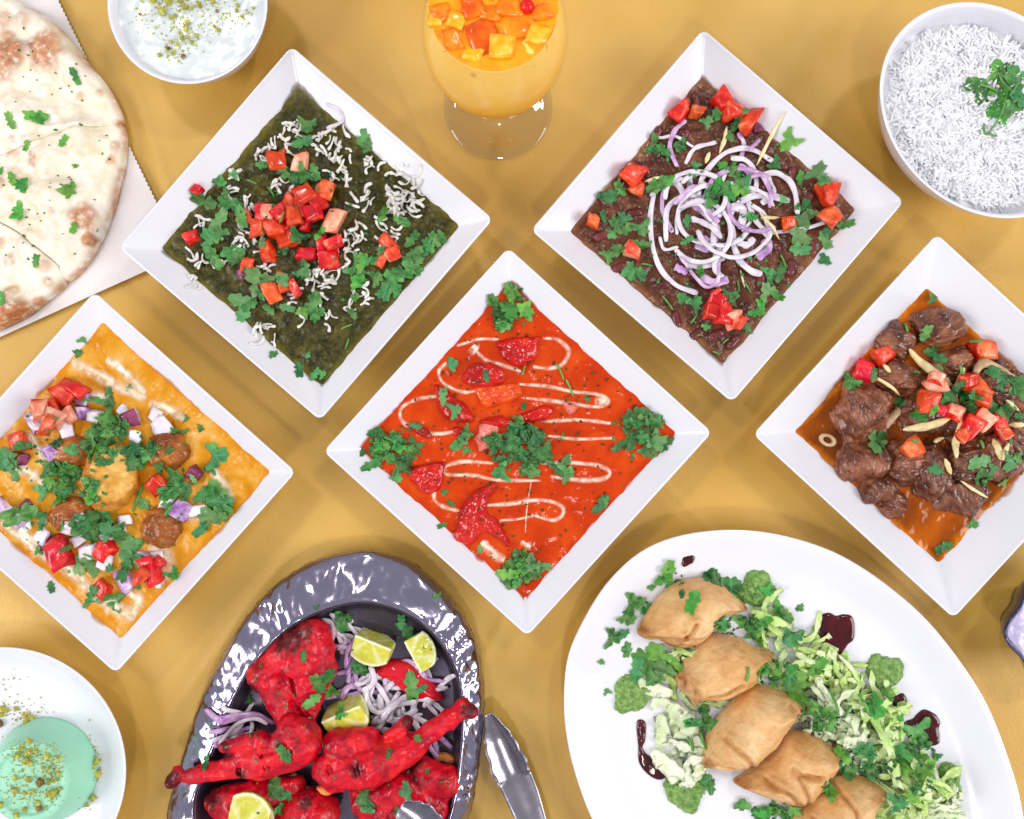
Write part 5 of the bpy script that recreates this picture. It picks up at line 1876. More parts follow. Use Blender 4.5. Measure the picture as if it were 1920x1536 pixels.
leaves('L', 'L', [(735, 270, 30), (700, 405, 38), (745, 490, 44), (720, 465, 30), (420, 590, 50), (510, 562, 34), (510, 822, 62, 'p'), (535, 795, 40), (745, 930, 44), (800, 636, 52, 'p'), (845, 600, 26), (990, 565, 54), (1070, 610, 74), (1050, 590, 50), (1010, 690, 54, 'p'), (960, 690, 50), (1040, 890, 66, 'p'),
                  (920, 890, 58, 'p'), (916, 940, 44), (1062, 880, 40), (780, 1216, 44), (885, 1130, 30), (605, 665, 32), (682, 720, 40, 'b'), (740, 690, 28, 'b'), (872, 680, 38), (1062, 720, 30), (1010, 970, 30), (940, 965, 28), (995, 605, 26), (840, 640, 30, 'b'), (900, 640, 30), (1030, 800, 26, 'p'), (770, 660, 30), (968, 920, 30, 'p')])
for x, y, a in ((630, 378, 1.5), (905, 432, .1), (920, 825, 1.4), (672, 550, .1), (840, 540, 1.2), (760, 530, .9), (665, 815, .5)):
    stick('L', 'L', x, y, 32, a, 11)

# ================================================================== foil wrapped platter of red chicken
FO = [(310, 1536), (325, 1470), (345, 1400), (375, 1310), (410, 1240), (450, 1170), (500, 1110), (560, 1065), (620, 1042), (690, 1033), (760, 1050), (810, 1085), (850, 1130), (885, 1185), (900, 1235), (908, 1300),
      (905, 1380), (895, 1460), (880, 1536), (850, 1610), (790, 1680), (700, 1725), (600, 1740), (500, 1730), (400, 1690), (330, 1620)]
FI = [(362, 1501), (391, 1422), (417, 1350), (456, 1270), (507, 1206), (552, 1168), (608, 1141), (660, 1128), (711, 1130), (767, 1150), (810, 1182), (844, 1226), (864, 1281), (870, 1346), (868, 1406), (860, 1465),
      (845, 1536), (815, 1600), (760, 1650), (680, 1680), (590, 1685), (500, 1670), (420, 1625), (368, 1565)]
ZC = np.array(P(630, 1400, 0.02)[:2])


def polar(pts, z, n):
    q = catmull(pts, 800, closed=True)
    W = np.array([P(a, b, z)[:2] for a, b in q]) - ZC
    th = np.arctan2(W[:, 1], W[:, 0])
    r = np.hypot(W[:, 0], W[:, 1])
    o = np.argsort(th)
    t = np.linspace(-math.pi, math.pi, n, endpoint=False)
    return t, np.interp(t, th[o], r[o], period=2 * math.pi)


def build_platter():
    n = 240
    t, ro = polar(FO, 0.016, n)
    _, ri = polar(FI, 0.027, n)
    rs = np.random.default_rng(5)
    loops = []
    m = 11
    rows = [(ro + dr, np.full(n, z), 0.3) for dr, z in ((-0.012, .0004), (-0.006, .003), (-.002, .008), (0.0, .0135), (-.0012, .0165))]
    for i in range(1, m):
        k = i / (m - 1)
        rows.append((ro * (1 - k) + ri * k - 0.0012 * (1 - k), 0.0168 + 0.0105 * k ** 0.8 + 0 * ro, 1.0 if i < m - 1 else 0.12))
    rows.append((ri - 0.0008, np.full(n, 0.0268), 0.1))
    rows.append((ri - 0.0011, np.full(n, 0.0225), 0.1))
    pleat = np.clip(rs.normal(0, 1, n), -1.5, 2.0)
    for i, (r, z, a) in enumerate(rows):
        k = i / len(rows)
        # each foil corner is pushed about at random; the flat facets between them make the crumples
        amp = 0.08 + 1.5 * np.clip(0.35 + 1.3 * fbm(t * 4, k * 2, 1.0, 3), 0, 1) ** 1.4
        if i >= 5:
            pleat = 0.94 * pleat + 0.22 * rs.normal(0, 1, n)
        dz = a * 0.0008 * amp * pleat + a * 0.0014 * fbm(t * 9, k * 3, 4, 2)
        tt = t + a * rs.uniform(-.36, .36, n) * 2 * math.pi / n
        rr = r + a * rs.uniform(-.0005, .0005, n) + (rs.normal(0, .00025, n) if i in (2, 3, 4) else 0)
        loops.append(np.stack([ZC[0] + rr * np.cos(tt), ZC[1] + rr * np.sin(tt), z + dz], 1))
    V, F = loops_mesh(loops, cap0=True, cap1=False)
    F = [g for f_ in F for g in ([f_] if len(f_) == 3 else ([(f_[0], f_[1], f_[2]), (f_[0], f_[2], f_[3])] if rs.random() < .5 else [(f_[0], f_[1], f_[3]), (f_[1], f_[2], f_[3])]))]
    f = NT('crumpled_foil')
    f.col('#A9A2B6').set(metal=1.0, rough=0.15)
    vo = f.new('ShaderNodeTexVoronoi', feature='F1', distance='MANHATTAN')
    vo.inputs['Scale'].default_value = 95
    f.link(f.coords(), vo.inputs['Vector'])
    f.bump(vo.outputs['Distance'], 0.05, 0.0012)
    f.bump(f.noise(70, 3, 0.5, 2.0), 0.08, 0.0012)
    root = empty('foil_platter', (ZC[0], ZC[1], 0))
    tag(root, 'oval platter wrapped in crumpled foil with a dark pan inside', 'platter')
    mk('foil_wrap', V, F, f.m, root, do_stamp=True)
    g_ = NT('dark_pan')
    g_.col(g_.ramp(g_.noise(60, 5), [(0.3, '#3E3846'), (0.7, '#5E5666')])).set(metal=0.7, rough=0.36)
    loops = []
    for s, z in ((.97, .0015), (.985, .010), (.992, .020), (.990, .0255), (.985, .0262), (.978, .0255), (.965, .020), (.93, .0125), (.90, .0105), (.6, .0100)):
        loops.append(np.stack([ZC[0] + ri * s * np.cos(t), ZC[1] + ri * s * np.sin(t), np.full(n, z)], 1))
    V, F = loops_mesh(loops)
    mk('pan', V, F, g_.m, root, do_stamp=True)


build_platter()
ct = NT('tandoori_chicken')
cn = ct.ramp(ct.noise(70, 6, 0.62, 0.8), [(0.27, '#5C0218'), (0.42, '#A80620'), (0.55, '#D20C24'), (0.74, '#E82E26')])
cn = ct.mix(ct.ramp(ct.noise(34, 3), [(0.55, '#000000'), (0.72, '#707070')]), cn, '#E2501E')
cn = ct.mix(ct.ramp(ct.noise(260, 4, 0.65), [(0.58, '#000000'), (0.7, '#707070')]), cn, '#4A0410')
cn = ct.mix(ct.attr('char'), cn, '#23090B')
ct.col(cn).set(rough=0.33, spec=0.34)
ct.rvar(90, 0.16, 0.55)
ct.bump(ct.noise(60, 5, 0.55), 0.6, 0.0022)
ct.bump(ct.noise(230, 4, 0.6), 0.35, 0.0009)
M['chicken'] = ct.m


def zz(x, y):
    return zp('Z', x, y)


def chicken(name, label, caps, k=12, z0=0.013, cuts=(), amp=4.6, char=()):
    s = 1 / 2.5263
    cp_ = [tuple((*zz(a[0], a[1]), a[2] * s, a[3] * s * (1.16 if a[3] > 55 else 1.05)) for a in c) for c in caps]
    cu = [tuple((*zz(a[0], a[1]), a[2] * s, a[3] * s) for a in c) for c in cuts]
    allp = [p for c in cp_ for p in c]
    box = (min(p[0] - p[3] for p in allp) - 6, max(p[0] + p[3] for p in allp) + 6, min(p[1] - p[3] for p in allp) - 6, max(p[1] + p[3] for p in allp) + 6,
           min(p[2] - p[3] for p in allp) - 6, max(p[2] + p[3] for p in allp) + 6)
    ref = ((box[0] + box[1]) / 2, (box[2] + box[3]) / 2)

    def fn(X, Y, Z):
        d = None
        for a, b in cp_:
            e = sd_cap(X, Y, Z, a, b)
            d = e if d is None else smin(d, e, k)
        for a, b in cu:
            d = -smin(-d, sd_cap(X, Y, Z, a, b), 3)
        return rough_up(d, X, Y, Z, lambda x, y, z: amp * vnoise(x / 19, y / 19, z / 19) + 1.4 * fbm(x / 8, y / 8, z / 8, 2), amp + 5)
    ch = [(*zz(a, b), r * s) for a, b, r in char]

    def cf(x, y, z):
        q = np.zeros(len(x))
        for a, b, r in ch:
            q = np.maximum(q, np.clip(1.7 - np.hypot(x - a, y - b) / r + 0.6 * fbm(x / 6, y / 6, z / 6, 3), 0, 1))
        return q * 0.85
    o = blob(name, fn, ref, z0, box, 2.1, M['chicken'], attr={'char': cf})
    return tag(o, label, 'chicken', 'red tandoori chicken pieces')


# a bed of sliced onion in the pan
OB = dict(length=190, thick=0.0014, name='onion_slice', cat='onion')
for x, y, r, n, pu in ((900, 480, 70, 5, 0), (1180, 900, 90, 6, 0), (980, 700, 90, 6, 1), (1350, 750, 60, 4, 0), (420, 880, 60, 4, 1), (900, 430, 60, 4, 0), (960, 560, 60, 4, 1), (1080, 700, 70, 5, 0), (1200, 830, 80, 6, 0), (1290, 600, 60, 3, 1), (440, 900, 50, 3, 0), (1330, 960, 60, 4, 1), (1140, 800, 60, 4, 0), (700, 1170, 120, 4, 0), (1050, 640, 50, 4, 0)):
    shreds('Z', 'Z', x, y, r, n, width=26, mat='onion_purple' if pu else 'onion_white', what='purple onion slice in the pan' if pu else 'white onion slice in the pan', plural='onion slices', curl=1.1, n_pts=14, follow=0.5, **OB)
strip('Z', 'Z', [(295, 780), (370, 815), (480, 825), (600, 870)], 46, 0.0018, 'onion_purple', 'onion_slice', 'long purple edged onion slice', 'onion', 'onion slices', 'over its left wall', taper=0.6, n=20, follow=0.3)
strip('Z', 'Z', [(360, 940), (420, 870), (500, 850), (560, 880)], 20, 0.0016, 'onion_white', 'onion_slice', 'thin white onion slice', 'onion', 'onion slices', 'under the purple one', n=18, follow=0.3)

chicken('chicken_piece', 'broad red chicken leg piece at the top of the foil platter',
        [((790, 450, 65, 58), (800, 620, 70, 68)), ((800, 620, 70, 66), (750, 830, 60, 44)), ((750, 450, 60, 62), (590, 590, 75, 62)), ((700, 560, 55, 90), (700, 700, 50, 80)), ((545, 640, 85, 66), (600, 740, 75, 56)), ((600, 740, 75, 56), (660, 880, 70, 56))],
        k=10, cuts=[((690, 640, 130, 14), (760, 860, 110, 12))], char=((700, 440, 60), (500, 700, 30), (650, 480, 40)))
chicken('chicken_piece', 'flat dark red chicken piece at the bottom left of the foil platter',
        [((320, 1260, 60, 60), (560, 1220, 70, 74)), ((560, 1220, 70, 74), (690, 1190, 60, 50)), ((400, 1330, 50, 70), (520, 1330, 50, 70))], z0=0.011, char=((300, 1220, 40),))
chicken('chicken_piece', 'wide red chicken breast piece at the lower right of the foil platter',
        [((1050, 1240, 60, 90), (1250, 1190, 70, 88)), ((1250, 1190, 70, 88), (1400, 1160, 70, 64)), ((1150, 1330, 50, 110), (1330, 1290, 60, 80)), ((1300, 1090, 70, 40), (1430, 1120, 70, 40))], z0=0.011, char=((1250, 1060, 40), (950, 1330, 50)))
chicken('drumstick', 'red chicken drumstick whose charred bone end points left',
        [((720, 955, 120, 92), (560, 1025, 120, 82)), ((560, 1025, 120, 82), (400, 1068, 120, 46)), ((400, 1068, 120, 46), (210, 1112, 125, 36)), ((150, 1092, 125, 26), (125, 1130, 125, 30)), ((380, 965, 130, 26), (540, 930, 140, 40)), ((690, 880, 130, 60), (740, 880, 130, 50))],
        k=8, cuts=[((650, 890, 215, 12), (690, 990, 215, 12)), ((545, 950, 205, 9), (590, 1040, 205, 9)), ((450, 1070, 165, 14), (470, 1090, 165, 14))], char=((115, 1120, 46), (640, 930, 16), (380, 960, 22), (460, 1080, 20)))
chicken('drumstick', 'red chicken drumstick whose bone end points up to the right',
        [((880, 1080, 115, 84), (1050, 1060, 120, 92)), ((1050, 1060, 120, 92), (1200, 1000, 125, 62)), ((1200, 1000, 125, 62), (1360, 890, 130, 42)), ((1360, 890, 130, 42), (1490, 790, 135, 40)), ((1490, 765, 135, 30), (1525, 800, 135, 30)), ((1130, 920, 130, 24), (1230, 850, 130, 26)), ((900, 960, 110, 60), (1040, 940, 110, 50))],
        k=8, cuts=[((985, 990, 215, 13), (1030, 1110, 215, 13)), ((870, 1040, 195, 9), (900, 1140, 195, 9)), ((1080, 960, 215, 8), (1200, 930, 195, 8))], char=((1530, 790, 40), (1010, 1040, 26), (1235, 850, 26)))
chicken('chicken_piece', 'red chicken piece at the bottom edge between the lime and the breast piece', [((690, 1290, 90, 70), (790, 1300, 95, 80)), ((750, 1230, 90, 50), (840, 1300, 90, 60))], z0=0.012, char=((760, 1220, 30),))
M['cooked'] = food('cooked_flesh', [(0.3, '#C8641E'), (0.7, '#E8A05A')], 160, 0.3, 0.15, R_, 0.003, 0.5, 300, 0.001, 0.3)
poly_blob('Z', 'Z', [(1330, 1068), (1380, 1048), (1440, 1070), (1462, 1100), (1400, 1098)], 6, M['cooked'], 'chicken_flesh', 'pale orange torn flesh on the wide chicken breast piece', 'chicken', rough=2, nscale=8, soft=.5, res=1.6)
poly_blob('Z', 'Z', [(775, 1215), (850, 1218), (865, 1240), (820, 1258), (785, 1245)], 6, M['cooked'], 'chicken_flesh', 'pale orange torn flesh on the bottom edge chicken piece', 'chicken', rough=2, nscale=8, soft=.5, res=1.6)

lt = NT('lime')
lc = lt.ramp(lt.noise(130, 4), [(0.3, '#BDBB34'), (0.55, '#D2D052'), (0.8, '#E4E08C')])
lc = lt.mix(lt.attr('pith'), lc, '#E9EBC4')
lc = lt.mix(lt.attr('rind'), lc, '#9DAE36')
lt.col(lc).set(rough=0.2, sss=0.3, rad=(.9, 1, .3), ssss=0.004, coat=0.4, coatr=0.08)
lt.bump(lt.noise(260, 4), 0.4, 0.0008)


def lime(x, y, R, ang, half, label, roll=0.0, squash=1.0):
    px, py = zz(x, y)
    R = R / 2.5263 * 1.25
    z = settle(px, py, r=0.005)[2] - 0.001
    u = np.array((math.cos(ang), math.sin(ang), 0.12))
    u /= np.linalg.norm(u)
    v = np.array((-math.sin(ang), math.cos(ang), 0.0))
    up = np.cross(u, v)
    v, up = v * math.cos(roll) + up * math.sin(roll), -v * math.sin(roll) + up * math.cos(roll)
    c = np.array((px, py, R * 0.86))
    h = math.radians(half)

    def loc(X, Y, Z):
        d = (X - c[0], Y - c[1], Z - c[2])
        return [sum(d[k] * w[k] for k in range(3)) for w in (u, v, up)]

    def fn(X, Y, Z):
        a, b, e = loc(X, Y, Z)
        sph = np.sqrt((a * squash) ** 2 + b ** 2 + e ** 2) - R
        p1 = b * math.cos(h) + e * math.sin(h)
        p2 = -b * math.cos(h) + e * math.sin(h)
        sph = np.maximum(sph, np.abs(a - R * 0.12) - R * 0.66)
        return -smin(-np.maximum(p1, p2), -sph, 3) + 0.7 * fbm(X / 8, Y / 8, Z / 8, 2)
    rr = lambda X, Y, Z: (lambda q: np.sqrt((q[0] * squash) ** 2 + q[1] ** 2 + q[2] ** 2) / R)(loc(X, Y, Z))
    core = lambda X, Y, Z: (lambda q: np.hypot(q[1], q[2]))(loc(X, Y, Z))
    seg = lambda X, Y, Z: (lambda q: np.abs(np.sin(2.5 * np.arctan2(q[0], np.hypot(q[1], q[2]) + 3))) ** 14)(loc(X, Y, Z))
    o = blob('lime_wedge', fn, (px, py), z, (px - R * 1.35, px + R * 1.35, py - R * 1.35, py + R * 1.35, -R * .5, R * 1.5), 1.6, lt.m,
             attr={'rind': lambda X, Y, Z: np.clip((rr(X, Y, Z) - 0.95) / 0.03, 0, 1), 'pith': lambda X, Y, Z: np.maximum(np.maximum(np.clip((rr(X, Y, Z) - 0.84) / 0.08, 0, 1), np.clip(1.6 - core(X, Y, Z) / 3.5, 0, 1)), 0.5 * seg(X, Y, Z))})
    return tag(o, label, 'lime', 'lime wedges on the foil platter')


lime(1050, 475, 112, math.radians(20), 40, 'tall lime wedge at the top of the pan', 0.55)
lime(1240, 545, 100, math.radians(60), 40, 'yellower lime wedge behind the tomato wedge', -0.5)
lime(895, 822, 126, math.radians(-25), 42, 'big lime wedge between the two drumsticks', 0.5)
lime(455, 1345, 120, math.radians(5), 70, 'lime wedge cut by the bottom picture edge')
poly_blob('Z', 'Z', [(1030, 662), (1110, 605), (1160, 595), (1230, 608), (1310, 662), (1382, 770), (1372, 796), (1300, 795), (1240, 780), (1180, 745), (1130, 700), (1070, 688)], 20, M['tom_skin'], 'tomato_wedge',
          'glossy red tomato wedge right of the big lime wedge', 'tomato', rough=1.2, nscale=16, soft=0.5, res=1.7)
leaves('Z', 'Z', [(905, 385, 60), (930, 375, 50), (1215, 430, 66), (1195, 400, 46), (1000, 610, 60), (980, 600, 44), (800, 690, 70), (850, 650, 60), (780, 760, 60), (870, 715, 50, 'b'), (1240, 680, 84), (1290, 710, 40), (730, 552, 34), (910, 820, 44, 'b'), (265, 1068, 34),
                  (640, 1020, 50), (660, 1030, 36), (1268, 950, 30, 'b'), (1132, 1025, 28), (1010, 1235, 74), (1220, 1195, 60), (1045, 1285, 44), (600, 1170, 62), (655, 1215, 40), (720, 1150, 44), (612, 1280, 34), (1175, 1300, 40), (1365, 275, 28, 'b'), (790, 325, 22), (480, 765, 30), (1320, 1105, 22), (580, 1190, 40)], kinds=(0, 1, 1, 2))
BITS['Z'] = [zz(random.uniform(450, 1450), random.uniform(420, 1320)) for _ in range(60)]
flush_bits('Z', 'tiny chopped coriander bits scattered over the red chicken', (2, 4))

# ------------------------------------------------------------------ serving tongs
tm = NT('worn_steel')
tm.col(tm.ramp(tm.noise(50, 5), [(0.3, '#8C8790'), (0.7, '#B0ABB4')])).set(metal=1.0, rough=0.26)
tm.bump(tm.noise(180, 4), 0.2, 0.0006)


def tong_arm(path, z, widths, parent, n=110, scal=True):
    pp = catmull(path, n)
    zs = np.interp(np.linspace(0, 1, n), np.linspace(0, 1, len(z)), z)
    W = np.array([P(a, b, q) for (a, b), q in zip(pp, zs)])
    T = np.gradient(W[:, :2], axis=0)
    T /= np.linalg.norm(T, axis=1)[:, None]
    sd = np.stack([-T[:, 1], T[:, 0]], 1)
    t = np.linspace(0, 1, n)
    wd = np.interp(t, np.linspace(0, 1, len(widths)), widths) * S
    cols = np.linspace(-1, 1, 13)
    top, bot = [], []
    for i in range(n):
        sc = 1 + (0.10 * abs(math.sin(t[i] * 46)) if scal and t[i] < 0.28 else 0)
        for q in cols:
            w = wd[i] * sc / 2
            x, y = W[i, :2] + sd[i] * q * w
            h = W[i, 2] + 0.42 * w * q * q * (1 if t[i] < 0.3 else 0.5)
            top.append((x, y, h))
            bot.append((x, y, h - 0.0009))
    V = np.array(top + bot)
    N = len(top)
    F = grid_faces(n, 13)
    if np.cross(V[F[0][1]] - V[F[0][0]], V[F[0][2]] - V[F[0][0]])[2] < 0:
        F = [f[::-1] for f in F]
    F2 = [tuple(q + N for q in f[::-1]) for f in F]
    side = []
    for i in range(n - 1):
        for j in (0, 12):
            side.append((i * 13 + j, (i + 1) * 13 + j, (i + 1) * 13 + j + N, i * 13 + j + N))
    for i in (0, n - 1):
        for j in range(12):
            side.append((i * 13 + j, i * 13 + j + 1, i * 13 + j + 1 + N, i * 13 + j + N))
    return mk('arm', V, F + F2 + side, tm.m, parent)


tg = empty('serving_tongs', P(985, 1700, 0.01))
tag(tg, 'steel serving tongs with scalloped tips beside the foil platter', 'tongs')
tong_arm([(916, 1338), (935, 1385), (962, 1450), (990, 1520), (1020, 1620), (1035, 1760), (1030, 1900), (1000, 2000)], [.012, .007, .006, .010, .016, .022, .026, .026], [14, 50, 66, 62, 50, 40, 40, 40, 40], tg)
tong_arm([(752, 1512), (790, 1538), (840, 1600), (900, 1720), (960, 1850), (1000, 2010)], [.056, .055, .050, .042, .034, .028], [30, 66, 60, 44, 40, 40, 40], tg)

# ================================================================== samosa plate
pm = NT('fried_pastry')
pc = pm.ramp(pm.noise(45, 5, 0.6), [(0.28, '#BC8444'), (0.46, '#D4A266'), (0.62, '#E2BC86'), (0.8, '#EACC9E')])
pc = pm.mix(pm.ramp(pm.noise(170, 5, 0.65), [(0.5, '#000000'), (0.68, '#8A8A8A')]), pc, '#A8682E')
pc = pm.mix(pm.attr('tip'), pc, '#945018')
pc = pm.mix(pm.ramp(pm.noise(300, 3), [(0.66, '#000000'), (0.74, '#808080')]), pc, '#8A5222')
pm.col(pc).set(rough=0.42, spec=0.4)
pm.rvar(110, 0.22, 0.6)
pm.bump(pm.noise(110, 5, 0.6), 0.6, 0.0016)
vb = pm.new('ShaderNodeTexVoronoi', feature='SMOOTH_F1')
vb.inputs['Scale'].default_value = 210
pm.link(pm.coords(), vb.inputs['Vector'])
pm.bump(vb.outputs['Distance'], 0.5, 0.0012)
pm.bump(pm.noise(420, 4, 0.65), 0.6, 0.0009)


def lettuce_bed():
    LT = dict(length=190, thick=0.0008, name='lettuce_shred', cat='lettuce', curl=0.9, n_pts=12, flat=True, wave=0.8, follow=0.5)
    for x, y, r, n, m, w in ((1030, 530, 60, 8, 'lettuce', 26), (1100, 650, 80, 12, 'lettuce', 28), (1200, 650, 55, 6, 'lettuce', 24), (1240, 790, 100, 14, 'lettuce', 28), (1160, 860, 80, 8, 'lettuce_white', 30), (1310, 760, 55, 6, 'lettuce', 26),
                             (1330, 900, 70, 8, 'lettuce', 30), (1500, 1120, 95, 16, 'lettuce', 30), (1590, 1160, 60, 6, 'lettuce_white', 26), (560, 960, 60, 6, 'lettuce_white', 40), (900, 620, 60, 6, 'lettuce', 26), (1430, 1030, 70, 8, 'lettuce', 28),
                             (620, 620, 120, 8, 'lettuce', 30), (1080, 760, 60, 8, 'lettuce_white', 28), (880, 410, 60, 6, 'lettuce', 30), (1230, 950, 70, 8, 'lettuce_white', 28), (520, 560, 90, 8, 'lettuce', 26), (1380, 1180, 80, 8, 'lettuce', 30)):
        shreds('M', 'M', x, y, r * 1.12, int(n * 1.5 + .5), width=w, mat=m, what='pale green lettuce shred' if m == 'lettuce' else 'whitish lettuce shred', plural='lettuce shreds' if m == 'lettuce' else 'whitish lettuce shreds', **LT)
    for pts, w in (([(410, 710), (470, 790), (560, 850)], 110), ([(470, 740), (520, 800), (590, 830)], 90), ([(430, 900), (460, 960), (500, 1040)], 100), ([(400, 930), (450, 980), (520, 1010)], 70), ([(430, 780), (440, 850), (420, 900)], 60), ([(800, 360), (880, 390), (945, 415)], 40),
                   ([(340, 640), (400, 680), (480, 690)], 60), ([(1165, 545), (1215, 600), (1240, 650)], 18), ([(1290, 600), (1300, 680), (1340, 720)], 26), ([(1310, 760), (1360, 720), (1420, 690)], 30), ([(1390, 760), (1415, 830), (1400, 900)], 14)):
        strip('M', 'M', pts, w, 0.0011, 'lettuce_white' if w > 55 else 'lettuce', 'lettuce_shred', 'wide crisp white lettuce piece' if w > 55 else 'curved lettuce strip', 'lettuce', 'lettuce pieces', n=14, flat=True, wave=0.35, taper=0.5, follow=0.4)


M['chutney'] = food('mint_chutney', [(0.3, '#4E7434'), (0.5, '#709648'), (0.75, '#98B86C')], 300, 0.5, 0.1, (.6, 1, .3), 0.002, 0.8, 420, 0.0012, 0.2, 0.06)
M['tamarind'] = food('tamarind_sauce', [(0.3, '#2A0509'), (0.6, '#470A10'), (0.8, '#5E1410')], 90, 0.1, 0.05, R_, 0.002, 0.2, 320, 0.0008, 0.6, 0)


def dollop(x, y, r, h, mat, name, label, cat, e=1.0, seed=0.0):
    pts = [(x + r * (1 + 0.13 * math.sin(3 * t + seed) + 0.08 * math.sin(5 * t + 2 * seed)) * math.cos(t), y + r * e * (1 + 0.13 * math.sin(3 * t + seed) + 0.08 * math.sin(5 * t + 2 * seed)) * math.sin(t)) for t in np.linspace(0, 6.28, 16, endpoint=False)]
    gr = mat == 'chutney'
    poly_blob('M', 'M', pts, h, M[mat], name, label, cat, name + 's on the samosa plate', rough=4.4 if gr else 0.7, nscale=5 if gr else 14, soft=0.5, res=1.7, sink=4)


for i, (x, y, r, w) in enumerate(((850, 285, 80, 'above the first samosa'), (322, 728, 78, 'at the left of the lettuce'), (1380, 635, 78, 'at the right of the lettuce'), (550, 1130, 84, 'below the dark sauce streak'), (1638, 1085, 68, 'near the right picture corner'))):
    dollop(x, y, r, 11, 'chutney', 'green_chutney', 'round dollop of green chutney ' + w, 'chutney', seed=i * 1.3)
for i, (x, y, r, e, w) in enumerate(((557, 158, 31, 1.1, 'small dark sauce dot above the first samosa'), (1180, 468, 78, 1.12, 'large dark sauce pool beside the lettuce top'), (1443, 757, 34, 1.0, 'small dark sauce dot between two sauce pools'), (1545, 870, 76, .96, 'large dark sauce pool at the right of the lettuce'))):
    dollop(x, y, r, 5, 'tamarind', 'dark_sauce', w, 'sauce', e, seed=2 + i)
poly_blob('M', 'M', [(345, 850), (362, 832), (385, 850), (382, 920), (372, 950), (400, 985), (435, 965), (470, 1010), (505, 1030), (480, 1065), (440, 1085), (390, 1060), (355, 1010), (352, 940)], 5, M['tamarind'], 'dark_sauce', 'long dark sauce streak at the left of the lettuce', 'sauce', 'dark_sauces on the samosa plate',
          rough=.6, nscale=14, soft=.5, res=1.6, sink=4)
lettuce_bed()
bunch('M', 'M', 480, 250, 50, 60, 7, 40, 'behind the first samosa', ('leaf', 'leaf_bright'), 10)
bunch('M', 'M', 340, 360, 55, 45, 5, 40, 'left of the first samosa', ('leaf',), 6)


def samosa(pts, h, label, grooves=(), tips=()):
    q = np.array([zp('M', a, b) for a, b in pts])
    q = catmull(q, 90, closed=True)
    c = q.mean(0)
    z = 0.0105
    a, b = q, np.roll(q, -1, 0)
    x0, y0 = q.min(0) - 7
    x1, y1 = q.max(0) + 7
    gr = [catmull([zp('M', *p) for p in g_], 24) for g_ in grooves]
    tp = [zp('M', *p) for p in tips]

    def sd2(X, Y):
        px, py = X.ravel(), Y.ravel()
        e = b - a
        w = np.stack([px[:, None] - a[None, :, 0], py[:, None] - a[None, :, 1]], -1)
        t = np.clip((w * e).sum(-1) / ((e * e).sum(-1) + 1e-9), 0, 1)
        dd = np.sqrt(((w - e[None] * t[..., None]) ** 2).sum(-1)).min(1)
        cr = ((a[None, :, 1] > py[:, None]) != (b[None, :, 1] > py[:, None])) & \
             (px[:, None] < (b[None, :, 0] - a[None, :, 0]) * (py[:, None] - a[None, :, 1]) / (b[None, :, 1] - a[None, :, 1] + 1e-12) + a[None, :, 0])
        return np.where(cr.sum(1) % 2 == 1, -dd, dd).reshape(X.shape)
    sd = c[0]

    def fn(X, Y, Z):
        x, y = X[:, :, 0], Y[:, :, 0]
        d2 = sd2(x, y)
        din = np.maximum(-d2, 0)
        mx = float(din.max())
        hh = 8 + (1.22 * h - 8) * np.clip(1 - (1 - np.clip(din / (mx * 1.0), 0, 1)) ** 2, 0, 1) ** 0.66
        hh = hh * (1 + 0.09 * fbm(x / 40 + sd, y / 40, 0, 2))
        for g_ in gr:
            dg = np.sqrt(((x[..., None] - g_[:, 0]) ** 2 + (y[..., None] - g_[:, 1]) ** 2).min(-1))
            hh = hh - 8.0 * np.exp(-(dg / 4.5) ** 2) + 4.0 * np.exp(-((dg - 9) / 6.0) ** 2)
        lo = 6 * np.exp(-din / 8)
        r = np.maximum(np.maximum(d2[:, :, None] + 0.15 * np.abs(Z - 9), (Z - hh[:, :, None]) * 0.75), (lo[:, :, None] - Z))
        return rough_up(r, X, Y, Z, lambda x, y, z: 1.5 * fbm(x / 20 + sd, y / 20, z / 20, 4), 5)

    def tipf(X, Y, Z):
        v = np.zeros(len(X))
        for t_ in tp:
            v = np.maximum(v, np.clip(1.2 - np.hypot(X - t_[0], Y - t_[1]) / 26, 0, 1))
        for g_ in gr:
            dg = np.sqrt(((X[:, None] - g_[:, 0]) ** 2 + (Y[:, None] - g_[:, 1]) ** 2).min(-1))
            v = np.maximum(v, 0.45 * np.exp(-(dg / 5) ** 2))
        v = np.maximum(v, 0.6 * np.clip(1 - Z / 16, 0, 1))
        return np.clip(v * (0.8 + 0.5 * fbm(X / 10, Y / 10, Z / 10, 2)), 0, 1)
    o = blob('samosa', fn, (c[0], c[1]), z, (x0, x1, y0, y1, -4, h * 1.3 + 14), 1.9, pm.m, attr={'tip': tipf})
    return tag(o, label, 'samosa', 'samosas on the oval plate')


